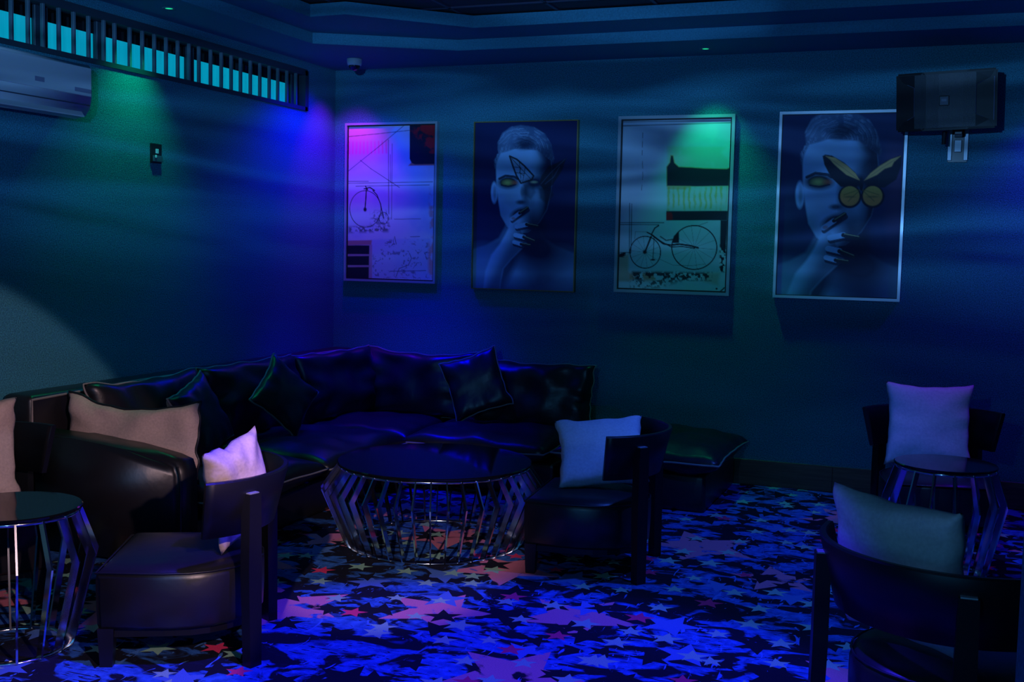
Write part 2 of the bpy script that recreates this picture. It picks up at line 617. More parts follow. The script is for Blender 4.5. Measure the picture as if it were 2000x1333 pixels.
# stepped tray ceiling
def ring_slab(bm, outer, inner, z0, z1):
    """horizontal slab with a hole, both closed polygons of the same length"""
    n = len(outer)
    ob = [bm.verts.new((p[0], p[1], z0)) for p in outer]
    ib = [bm.verts.new((p[0], p[1], z0)) for p in inner]
    ot = [bm.verts.new((p[0], p[1], z1)) for p in outer]
    it = [bm.verts.new((p[0], p[1], z1)) for p in inner]
    for i in range(n):
        j = (i + 1) % n
        bm.faces.new((ob[i], ob[j], ib[j], ib[i]))
        bm.faces.new((ot[i], it[i], it[j], ot[j]))
        bm.faces.new((ib[i], ib[j], it[j], it[i]))
        bm.faces.new((ob[i], ot[i], ot[j], ob[j]))


in1 = [(0.43, -1.03), (1.22, -0.56), (XR - 0.6, -0.53), (XR - 0.45, -0.9), (XR - 0.45, YB + 0.6), (0.43, YB + 0.6)]
in2 = [(0.68, -1.47), (0.92, -1.48), (1.48, -0.91), (XR - 0.9, -0.92), (XR - 0.9, YB + 1.0), (0.66, YB + 1.0)]
out1 = [(0.0, 0.0), (1.5, 0.0), (XR, 0.0), (XR, -0.5), (XR, YB), (0.0, YB)]
out2 = [(0.0, -0.2), (0.2, 0.0), (1.5, 0.0), (XR, 0.0), (XR, YB), (0.0, YB)]
bm = bmesh.new()
ring_slab(bm, out1, in1, ZC, ZC + 0.068)
cl = struct('ceiling', bm, 'soffit', 'dark stepped tray ceiling')
bm = bmesh.new()
ring_slab(bm, out2, in2, ZC + 0.068, ZC + 0.140)
o = obj('upper_step', bm, 'soffit', cl)
obj('roof_deck', boxbm(-0.1, XR + 0.1, YB, 0.1, ZC + 0.165, ZC + 0.25), 'tile', cl)
zt = ZC + 0.150
src = None
for i in range(7):
    for j in range(12):
        x0, y1 = 0.82 + 0.597 * i - 0.597, -0.52 - 0.6 * j
        if y1 < -6.5:
            continue
        if src is None:
            src = obj('ceiling_tile', boxbm(0.012, 0.585, -0.588, -0.012, 0.0, 0.012, bev=0.004, seg=1), 'tile', cl, loc=(x0, y1, zt))
        else:
            t_ = inst('ceiling_tile', src, cl)
            t_.location = (x0, y1, zt + random.uniform(-0.002, 0.002))
for i in range(9):
    x0 = 0.82 + 0.597 * (i - 1)
    obj('ceiling_bar', boxbm(x0 - 0.010, x0 + 0.010, -6.6, -0.52, zt - 0.006, zt + 0.012), 'tbar', cl)
for j in range(11):
    y1 = -0.52 - 0.6 * j
    obj('ceiling_bar', boxbm(0.22, 4.9, y1 - 0.010, y1 + 0.010, zt - 0.006, zt + 0.010), 'tbar', cl)

# ------------------------------------------------------------------ barred window strip
win = thing('window_1', 'long high window strip with vertical bars and daylit frosted panes', 'window')
del win['category']
win['kind'] = 'structure'
bm = bmesh.new()
box(bm, -0.12, 0.012, WY1, WY0, WS - 0.012, WS + 0.014)
box(bm, -0.12, 0.012, WY1, WY0, WT - 0.012, WT + 0.030)
box(bm, -0.12, 0.012, WY0 - 0.03, WY0 + 0.012, WS - 0.012, WT + 0.02)
obj('window_frame', bm, 'win_frame', win)
ys_frames = [(-0.50, 0.035), (-1.62, 0.06), (-2.39, 0.07), (-2.82, 0.09), (-3.6, 0.06), (-4.5, 0.06), (-5.4, 0.06)]
for y, wd in ys_frames:
    obj('mullion', boxbm(-0.085, -0.045, y - wd / 2, y + wd / 2, WS + 0.014, WT - 0.012, bev=0.004, seg=1), 'win_frame', win)
edges = [-0.43] + [y for y, _ in ys_frames] + [WY1]
for y1, y0 in zip(edges, edges[1:]):
    if y1 - y0 < 0.15:
        continue
    zsp = 2.585
    obj('lower_pane', boxbm(-0.075, -0.068, y0 + 0.05, y1 - 0.04, WS + 0.022, zsp), 'pane_lit', win)
    obj('upper_pane', boxbm(-0.075, -0.066, y0 + 0.02, y1 - 0.02, zsp, WT - 0.01), 'pane_dark', win)
    obj('sash', boxbm(-0.072, -0.060, y0 + 0.02, y1 - 0.02, WS + 0.012, WS + 0.026), 'win_frame', win)
bar_y = [-3.062, -2.956, -2.646, -2.538, -2.34, -2.219, -2.115, -2.013, -1.91, -1.805, -1.7, -1.491, -1.383, -1.28, -1.18, -1.072, -0.965, -0.857, -0.755, -0.645, -0.533]
bar_y += [-2.424, -2.75, -2.859, -1.606] + [-3.17 - 0.107 * i for i in range(12)]
src = None
for y in bar_y:
    if src is None:
        src = obj('bar', boxbm(-0.012, 0.008, -0.008, 0.008, WS - 0.005, WT + 0.005, bev=0.002, seg=1), 'bar', win, loc=(0, y, 0))
    else:
        b_ = inst('bar', src, win)
        b_.location = (0, y, 0)

# ------------------------------------------------------------------ sectional sofa
sofa = thing('sectional_sofa', 'black leather corner sofa with loose cushions along both walls', 'sofa', (0.5, -0.5, 0))


def sofa_part(name, bm, mat, parent=None, smooth=False):
    o = obj(name, bm, mat, parent or sofa, smooth)
    if parent is None:
        o.location = (-0.5, 0.5, 0)
    return o


sofa_part('base', boxbm(0.05, 1.05, -3.17, -0.06, 0.0, 0.20, bev=0.02), 'leather_smooth')
sofa_part('base', boxbm(1.06, 2.08, -0.97, -0.06, 0.0, 0.20, bev=0.02), 'leather_smooth')
# backs
sofa_part('back_frame', boxbm(0.03, 0.21, -3.19, -0.05, 0.02, 0.745, bev=0.03, seg=3), 'leather_smooth', smooth=True)
sofa_part('back_frame', boxbm(0.215, 2.03, -0.22, -0.05, 0.02, 0.69, bev=0.03, seg=3), 'leather_smooth', smooth=True)
bm = bmesh.new()
tube(bm, [(0.212, -3.185, 0.40), (0.215, -3.185, 0.60), (0.212, -3.182, 0.725), (0.205, -2.4, 0.742), (0.205, -0.3, 0.742)], 0.006)
sofa_part('back_piping', bm, 'piping')
# arm: top slopes down towards the front
bm = bmesh.new()
pr = [(0.215, 0.575), (0.45, 0.565), (0.75, 0.54), (0.98, 0.515), (1.045, 0.495), (1.065, 0.44), (1.07, 0.02), (0.215, 0.02)]
A = [bm.verts.new((p[0], -3.20, p[1])) for p in pr]
B = [bm.verts.new((p[0], -3.03, p[1])) for p in pr]
bm.faces.new(A)
bm.faces.new(B[::-1])
for i in range(len(pr)):
    j = (i + 1) % len(pr)
    bm.faces.new((A[j], A[i], B[i], B[j]))
bmesh.ops.bevel(bm, geom=[e for e in bm.edges if abs(e.verts[0].co.y - e.verts[1].co.y) < 1e-6 and max(e.verts[0].co.z, e.verts[1].co.z) > 0.1], offset=0.028, segments=3, affect='EDGES')
arm = sofa_part('arm', bm, 'leather_smooth', smooth=True)
bm = bmesh.new()
tube(bm, [(1.073, -3.19, 0.05), (1.073, -3.19, 0.42), (1.055, -3.185, 0.48)], 0.005)
obj('arm_piping', bm, 'piping_dark', arm)


def sofa_pillow(name, c, n, v, a, b, t, seed, **kw):
    mw = frame_matrix(Vector(c) - Vector((0.5, -0.5, 0)), n, v)
    return pillow_parts(sofa, 'leather', 'leather', 'piping', a, b, t, seed, names=(name, name, 'piping'), mw=mw, pr=0.005, **kw)


seat_kw = dict(power=0.30, pinch=0.04, wr=0.016)
sofa_pillow('seat_cushion', (0.66, -2.52, 0.275), (0, 0, 1), (0, 1, 0), 0.49, 0.50, 0.085, 1, **seat_kw)
sofa_pillow('seat_cushion', (0.66, -1.50, 0.275), (0.02, 0, 1), (0, 1, 0), 0.49, 0.50, 0.085, 2, **seat_kw)
sofa_pillow('seat_cushion', (0.66, -0.58, 0.270), (0, 0, 1), (0, 1, 0), 0.45, 0.41, 0.080, 3, **seat_kw)
sofa_pillow('seat_cushion', (1.57, -0.60, 0.272), (0, 0, 1), (0, 1, 0), 0.48, 0.47, 0.082, 4, **seat_kw)
back_kw = dict(power=0.32, pinch=0.05, wr=0.030)
sofa_pillow('back_cushion', (0.32, -2.47, 0.545), (1, 0, 0.16), (-0.16, 0, 1), 0.44, 0.235, 0.10, 5, sag=0.06, **back_kw)
sofa_pillow('back_cushion', (0.32, -1.52, 0.545), (1, 0, 0.16), (-0.16, 0, 1), 0.50, 0.235, 0.10, 6, **back_kw)
sofa_pillow('back_cushion', (0.40, -0.66, 0.545), (1, -0.30, 0.16), (-0.16, 0, 1), 0.36, 0.235, 0.10, 7, **back_kw)
sofa_pillow('back_cushion', (0.87, -0.31, 0.550), (0, -1, 0.14), (0, 0.14, 1), 0.44, 0.235, 0.10, 8, sag=0.10, **back_kw)
sofa_pillow('back_cushion', (1.70, -0.32, 0.520), (0, -1, 0.14), (0, 0.14, 1), 0.42, 0.225, 0.10, 9, **back_kw)

# ottoman closing the sofa on the right
ott = thing('ottoman', 'backless black leather ottoman with a floppy piped cushion closing the sofa end', 'ottoman', (2.55, -0.52, 0))
obj('base', boxbm(-0.44, 0.45, -0.45, 0.44, 0.0, 0.22, bev=0.025, seg=3), 'leather_smooth', ott, True)
mw = frame_matrix((0.035, -0.03, 0.290), (0, 0, 1), (0, 1, 0))
pillow_parts(ott, 'leather', 'leather', 'piping', 0.50, 0.49, 0.10, 10, names=('seat_cushion', 'seat_cushion', 'piping'), mw=mw, power=0.40, pinch=0.05, wr=0.02)

# ------------------------------------------------------------------ scatter cushions
cushion('scatter_cushion', 'wide beige linen cushion with dark piping standing inside the sofa arm', (0.615, -2.955, 0.548), (0.06, -1, 0.06), (0, 0.06, 1), 0.372, 0.195, 0.062, 21, 'linen', 'leather', 'piping_dark', sag=0.30, wr=0.02, pinch=0.03, power=0.36, pr=0.007)
cushion('scatter_cushion', 'black leather cushion with beige reverse slouched behind the wide beige cushion', (0.60, -2.40, 0.565), (0.93, 0.10, 0.36), (-0.30, -0.30, 0.9), 0.205, 0.200, 0.062, 22, 'leather', 'linen', 'piping', wr=0.016)
cushion('scatter_cushion', 'black leather cushion propped on its corner as a diamond', (0.575, -1.555, 0.585), (0.88, -0.26, 0.38), (-0.4, 0, 0.9), 0.190, 0.190, 0.05, 23, 'leather', 'linen', 'piping', roll=R(38), wr=0.012)
cushion('scatter_cushion', 'black leather cushion tilted against the sofa back below the gold-framed portrait', (1.375, -0.525, 0.600), (0.22, -0.93, 0.26), (0, 0.3, 1), 0.195, 0.205, 0.055, 24, 'leather', 'linen', 'piping', roll=R(25), wr=0.014)


# ------------------------------------------------------------------ chairs
def make_chair(label, c, face):
    t = thing('barrel_chair', label, 'chair', (c[0], c[1], 0), R(face))
    # seat plan: straight front, rounded back
    def plan(g):
        pts = [(0.232 + g, -0.265 - g * 0.5), (0.232 + g, 0.265 + g * 0.5)]
        pts += [(0.0, 0.275 + g)]
        for i in range(1, 12):
            a = math.pi / 2 + math.pi * i / 12
            pts.append((-0.02 + (0.290 + g) * math.cos(a), (0.275 + g) * math.sin(a)))
        pts += [(0.0, -0.275 - g)]
        return pts
    bm = bmesh.new()
    prof = [(-0.012, 0.135), (0.0, 0.150), (0.004, 0.24), (0.004, 0.315), (-0.004, 0.335), (-0.022, 0.350), (-0.06, 0.363), (-0.12, 0.372), (-0.20, 0.378)]
    rings = []
    for g, z in prof:
        P = plan(0)
        ring = []
        for (px, py) in P:
            if g > -0.05:
                q = plan(g)[len(ring)]
            else:
                sc = 1 + g / 0.275
                q = (0.0 + px * sc, py * sc)
            ring.append(bm.verts.new((q[0], q[1], z)))
        rings.append(ring)
    for a, b in zip(rings, rings[1:]):
        for i in range(len(a)):
            j = (i + 1) % len(a)
            bm.faces.new((a[i], a[j], b[j], b[i]))
    bm.faces.new(rings[-1])
    bm.faces.new(rings[0][::-1])
    e = [ed for ed in bm.edges if abs(ed.verts[0].co.x - ed.verts[1].co.x) < 0.02 and abs(ed.verts[0].co.z - ed.verts[1].co.z) > 0.05 and ed.verts[0].co.x > 0.2]
    bmesh.ops.bevel(bm, geom=e, offset=0.02, segments=2, affect='EDGES')
    seat = obj('seat', bm, 'leather_smooth', t, True)
    bm = bmesh.new()
    tube(bm, [(p[0], p[1], 0.338) for p in plan(0.0)], 0.004, 5, closed=True)
    obj('seam', bm, 'piping_dark', seat, True)
    # apron under the seat
    bm = bmesh.new()
    prism(bm, plan(-0.03), 0.105, 0.137)
    obj('apron', bm, 'wood', t)
    # front legs, tapered
    for s in (-1, 1):
        bm = bmesh.new()
        x, y = 0.200, s * 0.238
        h, g = 0.028, 0.021
        prism(bm, [(x - g, y - g), (x + g, y - g), (x + g, y + g), (x - g, y + g)], 0.0, 0.14,
              [(x - h, y - h), (x + h, y - h), (x + h, y + h), (x - h, y + h)])
        obj('front_leg', bm, 'wood', t)
    # rear posts carry the back, outside of it
    for s in (-1, 1):
        a = math.pi - s * R(40)
        d = Vector((math.cos(a), math.sin(a), 0))
        n = Vector((-d.y, d.x, 0))
        bm = bmesh.new()
        def sq(r, h, k):
            c_ = d * r
            return [tuple((c_ + d * i * h + n * j * k).xy) for i, j in ((-1, -1), (1, -1), (1, 1), (-1, 1))]
        prism(bm, sq(0.396, 0.020, 0.026), 0.0, 0.35, sq(0.390, 0.022, 0.030))
        prism(bm, sq(0.390, 0.022, 0.030), 0.35, 0.62, sq(0.390, 0.022, 0.026))
        bmesh.ops.remove_doubles(bm, verts=bm.verts, dist=1e-5)
        p = obj('rear_post', bm, 'wood', t)
        bm = bmesh.new()
        prism(bm, sq(0.390, 0.017, 0.021), 0.6195, 0.6235)
        cap = obj('post_cap', bm, 'cap', p)
    # curved back panel
    bm = bmesh.new()
    na = 28
    rows = []
    for i in range(na + 1):
        a = R(180 - 66 + 132 * i / na)
        taper = 0.0
        lean = 0.050
        row = []
        for (r, z) in ((0.328, 0.47), (0.350, 0.47), (0.350 + lean, 0.670), (0.346 + lean, 0.676), (0.332 + lean, 0.676), (0.328 + lean, 0.670)):
            row.append(bm.verts.new((r * math.cos(a), r * math.sin(a), z)))
        rows.append(row)
    for a, b in zip(rows, rows[1:]):
        for i in range(6):
            j = (i + 1) % 6
            bm.faces.new((a[i], a[j], b[j], b[i]))
    bm.faces.new(rows[0])
    bm.faces.new(rows[-1][::-1])
    o = obj('backrest', bm, 'wood', t)
    for f in o.data.polygons:
        f.use_smooth = len(f.vertices) == 4 and abs(f.normal.z) < 0.3
    return t


CH = {
    'A': ((1.642, -3.943), 206.5, 'black barrel chair holding a crumpled beige cushion before the sofa arm'),
    'C': ((2.687, -2.249), 186.1, 'black barrel chair between the round coffee table and the ottoman'),
    'D': ((4.341, -3.866), 53.0, 'black barrel chair beside the column, turned to the wall'),
    'E': ((4.225, -1.05), -80.0, 'black barrel chair with its back to the wall under the speaker'),
    'B': ((0.52, -3.85), -38.5, 'black barrel chair squeezed between the sofa arm and small chrome table'),
}
for key, (c, f, lab) in CH.items():
    make_chair(lab, c, f)


def chair_pt(key, x, y, z):
    (cx, cy), f, _ = CH[key]
    a = R(f)
    return Vector((cx + x * math.cos(a) - y * math.sin(a), cy + x * math.sin(a) + y * math.cos(a), z))


def chair_dir(key, x, y, z):
    a = R(CH[key][1])
    return Vector((x * math.cos(a) - y * math.sin(a), x * math.sin(a) + y * math.cos(a), z))


def chair_cushion(key, label, p, n, v, a, b, t, seed, mat, roll=0.0, **kw):
    return cushion('chair_cushion', label, chair_pt(key, *p), chair_dir(key, *n), chair_dir(key, *v), a, b, t, seed, mat, mat, None, roll, **kw)


def free_cushion(label, c, n, v, a, b, t, seed, mat, roll=0.0, **kw):
    return cushion('chair_cushion', label, c, n, v, a, b, t, seed, mat, mat, None, roll, **kw)


free_cushion('crumpled beige cushion in the chair before the sofa arm', (1.858, -3.876, 0.588), (0.98, -0.08, 0.04), (-0.04, 0.0, 1), 0.152, 0.195, 0.050, 31, 'linen', roll=R(12), wr=0.024)
free_cushion('pale cushion in the chair beside the coffee table', (2.735, -2.17, 0.532), (0.14, -0.60, 0.70), (-0.3, 0.7, 0.6), 0.215, 0.205, 0.062, 32, 'linen_grey')
chair_cushion('D', 'pale cushion in the chair beside the column', (-0.165, 0.075, 0.592), (1, 0, 0.20), (-0.2, 0, 1), 0.225, 0.225, 0.070, 33, 'linen_grey')
chair_cushion('E', 'pale square cushion standing in the chair under the speaker', (-0.16, -0.02, 0.595), (1, 0, 0.16), (-0.16, 0, 1), 0.225, 0.225, 0.065, 34, 'linen_grey', wr=0.010)
chair_cushion('B', 'beige cushion in the chair squeezed beside the sofa arm', (-0.14, -0.01, 0.585), (1, 0.1, 0.16), (-0.16, 0, 1), 0.225, 0.225, 0.075, 35, 'linen', wr=0.02)


# ------------------------------------------------------------------ chrome rib tables
def make_table(label, name, c, H, rt_, rk, rb, zk, n, phase=0.0):
    t = thing(name, label, 'table', (c[0], c[1], 0))
    bm = bmesh.new()
    lathe(bm, [(0.0, H - 0.014), (rt_ - 0.004, H - 0.014), (rt_, H - 0.010), (rt_, H - 0.003), (rt_ - 0.004, H), (0.0, H)], 72)
    o = obj('table_top', bm, 'black_glass', t)
    for f in o.data.polygons:
        f.use_smooth = False
    bm = bmesh.new()
    zr = H - 0.014
    lathe(bm, [(rt_ - 0.030, zr), (rt_ - 0.030, zr - 0.012), (rt_ - 0.006, zr - 0.012), (rt_ - 0.006, zr), (rt_ - 0.030, zr)], 72)
    obj('top_ring', bm, 'chrome', t, True)
    bm = bmesh.new()
    lathe(bm, [(rb - 0.030, 0.0), (rb - 0.030, 0.010), (rb - 0.004, 0.010), (rb - 0.004, 0.0), (rb - 0.030, 0.0)], 72)
    obj('base_ring', bm, 'chrome', t, True)
    # one flat bar, bent outwards at the knee, set edge-on
    bm = bmesh.new()
    th, dp = 0.0035, 0.034
    out = [(rb, 0.004), (rk, zk), (rt_ - 0.004, zr - 0.002)]
    inn = [(rb - dp, 0.004), (rk - dp, zk - 0.004), (rt_ - 0.004 - dp, zr - 0.002)]
    Vs = {}
    for s in (-1, 1):
        for i in range(3):
            Vs[s, i, 0] = bm.verts.new((out[i][0], s * th, out[i][1]))
            Vs[s, i, 1] = bm.verts.new((inn[i][0], s * th, inn[i][1]))
    for i in range(2):
        for s in (-1, 1):
            bm.faces.new((Vs[s, i, 0], Vs[s, i + 1, 0], Vs[s, i + 1, 1], Vs[s, i, 1]))
        bm.faces.new((Vs[-1, i, 0], Vs[1, i, 0], Vs[1, i + 1, 0], Vs[-1, i + 1, 0]))
        bm.faces.new((Vs[-1, i, 1], Vs[1, i, 1], Vs[1, i + 1, 1], Vs[-1, i + 1, 1]))
    for i in (0, 2):
        bm.faces.new((Vs[-1, i, 0], Vs[1, i, 0], Vs[1, i, 1], Vs[-1, i, 1]))
    src = obj('rib', bm, 'chrome', t)
    src.rotation_euler = (0, 0, phase)
    for k_ in range(1, n):
        o = inst('rib', src, t)
        o.rotation_euler = (0, 0, phase + 2 * math.pi * k_ / n)
    return t


make_table('large round coffee table with chrome ribs and black glass top before the sofa', 'coffee_table', (1.872, -2.20), 0.42, 0.490, 0.570, 0.450, 0.285, 42, 0.03)
make_table('small round chrome rib table beside the chairs at the sofa arm', 'side_table', (1.13, -4.235), 0.525, 0.245, 0.300, 0.215, 0.345, 16, 0.05)
make_table('small round chrome rib table before the chair under the speaker', 'side_table', (4.277, -1.68), 0.53, 0.232, 0.285, 0.205, 0.345, 16, 0.19)

# ------------------------------------------------------------------ air conditioner
ac = thing('air_conditioner', 'white split air conditioner on the wall under the window bars', 'air conditioner', (0.0, -3.15, 2.12))
AL = 0.42
prof = [(0.0, 0.0), (0.10, -0.022), (0.165, -0.010), (0.195, 0.030), (0.205, 0.085), (0.200, 0.225), (0.185, 0.240), (0.0, 0.243)]
bm = bmesh.new()
A = [bm.verts.new((p[0], AL, p[1])) for p in prof]
B = [bm.verts.new((p[0], -AL, p[1])) for p in prof]
bm.faces.new(A)
bm.faces.new(B[::-1])
for i in range(len(prof)):
    j = (i + 1) % len(prof)
    bm.faces.new((A[j], A[i], B[i], B[j]))
e = [ed for ed in bm.edges if abs(ed.verts[0].co.y - ed.verts[1].co.y) < 1e-6 and max(ed.verts[0].co.x, ed.verts[1].co.x) > 0.05]
bmesh.ops.bevel(bm, geom=e, offset=0.022, segments=3, affect='EDGES')
obj('body', bm, 'white_plastic', ac, True)
pn = obj('front_panel', boxbm(0.198, 0.2085, -AL + 0.025, AL - 0.025, 0.083, 0.224, bev=0.004, seg=2), 'white_plastic', ac)
obj('brand_badge', boxbm(0.2085, 0.2105, 0.015, 0.075, 0.112, 0.134), 'grey_plastic', pn)
obj('display', boxbm(0.2085, 0.2105, 0.275, 0.390, 0.098, 0.118), 'grey_plastic', pn)
bm = bmesh.new()
tube(bm, [(0.196, -AL + 0.02, 0.040), (0.199, AL - 0.03, 0.040)], 0.003)
obj('groove', bm, 'dark_slot', ac)
bm = bmesh.new()
box(bm, -0.004, 0.004, -AL + 0.03, AL - 0.06, -0.035, 0.035, bev=0.003, seg=1)
fl = obj('louvre', bm, 'white_plastic', ac, loc=(0.172, 0, 0.008))
fl.rotation_euler = (0, R(-38), 0)

# ------------------------------------------------------------------ wall control
sw = thing('wall_control', 'small dark wall control box with two pale buttons', 'wall switch', (0.0, -2.012, 1.987))
obj('plate', boxbm(0.0, 0.012, -0.046, 0.046, -0.055, 0.055, bev=0.003, seg=2), 'black_plastic', sw)
obj('cradle', boxbm(0.012, 0.022, -0.038, 0.038, -0.048, -0.012, bev=0.003, seg=2), 'dark_slot', sw)
obj('button', boxbm(0.012, 0.018, -0.012, 0.012, 0.0, 0.026, bev=0.002, seg=1), 'white_plastic', sw)
obj('button', boxbm(0.022, 0.027, -0.028, -0.014, -0.026, -0.010, bev=0.002, seg=1), 'white_plastic', sw)

# ------------------------------------------------------------------ dome camera on the ceiling
dc = thing('dome_camera', 'white dome security camera on the ceiling near the corner', 'camera', (0.395, -0.43, ZC))
dc.scale = (0.86, 0.86, 0.86)
bm = bmesh.new()
lathe(bm, [(0.0, 0.0), (0.058, 0.0), (0.060, -0.004), (0.059, -0.028), (0.054, -0.050), (0.048, -0.053), (0.0, -0.053)], 32)
obj('housing', bm, 'white_plastic', dc, True)
bm = bmesh.new()
lathe(bm, [(0.046, -0.050)] + [(0.046 * math.cos(R(a)), -0.053 - 0.040 * math.sin(R(a))) for a in range(0, 90, 10)] + [(0.0, -0.093)], 32)
obj('dome', bm, 'dome', dc, True)

# ------------------------------------------------------------------ downlights
for loc, lab in (((0.236, -2.187, ZC), 'green recessed downlight over the left wall'), ((2.759, -0.249, ZC), 'green recessed downlight over the bicycle print with the racing cycle')):
    d = thing('downlight', lab, 'downlight', loc)
    bm = bmesh.new()
    lathe(bm, [(0.021, 0.0), (0.021, -0.003), (0.036, -0.004), (0.038, 0.0)], 32)
    obj('trim_ring', bm, 'lamp_trim', d, True)
    bm = bmesh.new()
    lathe(bm, [(0.0, -0.001), (0.021, -0.001), (0.021, 0.0), (0.0, 0.0)], 24)
    obj('lens', bm, 'green_lens', d)

# ------------------------------------------------------------------ speaker on a wall bracket
sp = thing('wall_speaker', 'wide black loudspeaker tilted on a steel wall bracket', 'speaker', (4.172, -0.33, 2.385))
sp.rotation_euler = (R(7), R(-1.0), R(-8))
Wd, Hh, Dp = 0.275, 0.165, 0.20
bm = bmesh.new()
pts = [(-Wd, -0.02), (-0.12, -0.045), (0.12, -0.045), (Wd, -0.02), (Wd - 0.02, 0.05), (0.16, Dp), (-0.16, Dp), (-Wd + 0.02, 0.05)]
prism(bm, pts, -Hh, Hh)
bmesh.ops.bevel(bm, geom=list(bm.edges), offset=0.010, segments=2, affect='EDGES')
obj('cabinet', bm, 'speaker_side', sp)
# grille curved in front, framed by bevelled corner recesses
bm = bmesh.new()
gx = [-0.165, -0.10, -0.03, 0.03, 0.10, 0.165]
gy = [-0.048, -0.060, -0.066, -0.066, -0.060, -0.048]
lo = [bm.verts.new((x, y, -0.150)) for x, y in zip(gx, gy)]
hi = [bm.verts.new((x, y, 0.150)) for x, y in zip(gx, gy)]
lb = [bm.verts.new((x, -0.03, -0.150)) for x in gx]
hb = [bm.verts.new((x, -0.03, 0.150)) for x in gx]
for i in range(5):
    bm.faces.new((lo[i], lo[i + 1], hi[i + 1], hi[i]))
    bm.faces.new((hi[i], hi[i + 1], hb[i + 1], hb[i]))
    bm.faces.new((lb[i], lb[i + 1], lo[i + 1], lo[i]))
bm.faces.new((lo[0], hi[0], hb[0], lb[0]))
bm.faces.new((lo[5], lb[5], hb[5], hi[5]))
gr = obj('grille', bm, 'speaker_grille', sp)
for s in (-1, 1):
    # sloping corner wings above and below the side openings
    for q in (-1, 1):
        bm = bmesh.new()
        P = [(0.165 * s, -0.047, 0.150 * q), (0.165 * s, -0.047, 0.085 * q), (0.235 * s, -0.030, 0.115 * q), (0.255 * s, -0.028, 0.150 * q)]
        a = [bm.verts.new(p) for p in P]
        b = [bm.verts.new((p[0], p[1] + 0.02, p[2])) for p in P]
        bm.faces.new(a)
        bm.faces.new(b[::-1])
        for i in range(4):
            j = (i + 1) % 4
            bm.faces.new((a[i], a[j], b[j], b[i]))
        obj('corner_wing', bm, 'black_plastic', sp)
    bm = bmesh.new()
    tube(bm, [(0.205 * s, -0.040, 0.100), (0.166 * s, -0.049, 0.080), (0.166 * s, -0.049, -0.080), (0.205 * s, -0.040, -0.100)], 0.0022, 5)
    obj('trim_line', bm, 'dark_slot', sp)
bm = bmesh.new()
tube(bm, [(0.258, -0.030, -0.120), (0.258, -0.030, 0.120)], 0.002, 5)
obj('trim_line', bm, 'grey_plastic', sp)
bd = obj('badge', boxbm(-0.027, 0.027, -0.071, -0.064, -0.028, 0.028, bev=0.003, seg=1), 'black_plastic', sp)
obj('badge_plate', boxbm(-0.020, 0.020, -0.073, -0.070, -0.021, 0.021), 'badge', bd)
obj('badge_mark', boxbm(-0.014, 0.014, -0.0745, -0.0725, -0.004, 0.011, bev=0.0005, seg=1), 'badge_mark', bd)
br = thing('speaker_bracket', 'steel wall bracket under the wide black loudspeaker', 'bracket', (4.245, 0.0, 2.12))
obj('wall_plate', boxbm(-0.055, 0.055, -0.006, 0.0, -0.06, 0.20, bev=0.002, seg=1), 'black_plastic', br)
for x in (-0.045, 0.045):
    obj('channel', boxbm(x - 0.012, x + 0.012, -0.022, -0.006, -0.05, 0.17, bev=0.002, seg=1), 'steel', br)
obj('slide_block', boxbm(-0.020, 0.020, -0.026, -0.006, 0.0, 0.07, bev=0.002, seg=1), 'steel', br)
obj('arm', boxbm(-0.022, 0.022, -0.20, -0.006, 0.085, 0.115, bev=0.004, seg=1), 'black_plastic', br)
bm = bmesh.new()
lathe(bm, [(0.0, 0.03), (0.014, 0.03), (0.014, 0.105), (0.0, 0.105)], 16, cx=-0.075, cy=-0.19)
obj('knob', bm, 'black_plastic', br)

# ------------------------------------------------------------------ framed prints
GU, GV = 190, 290


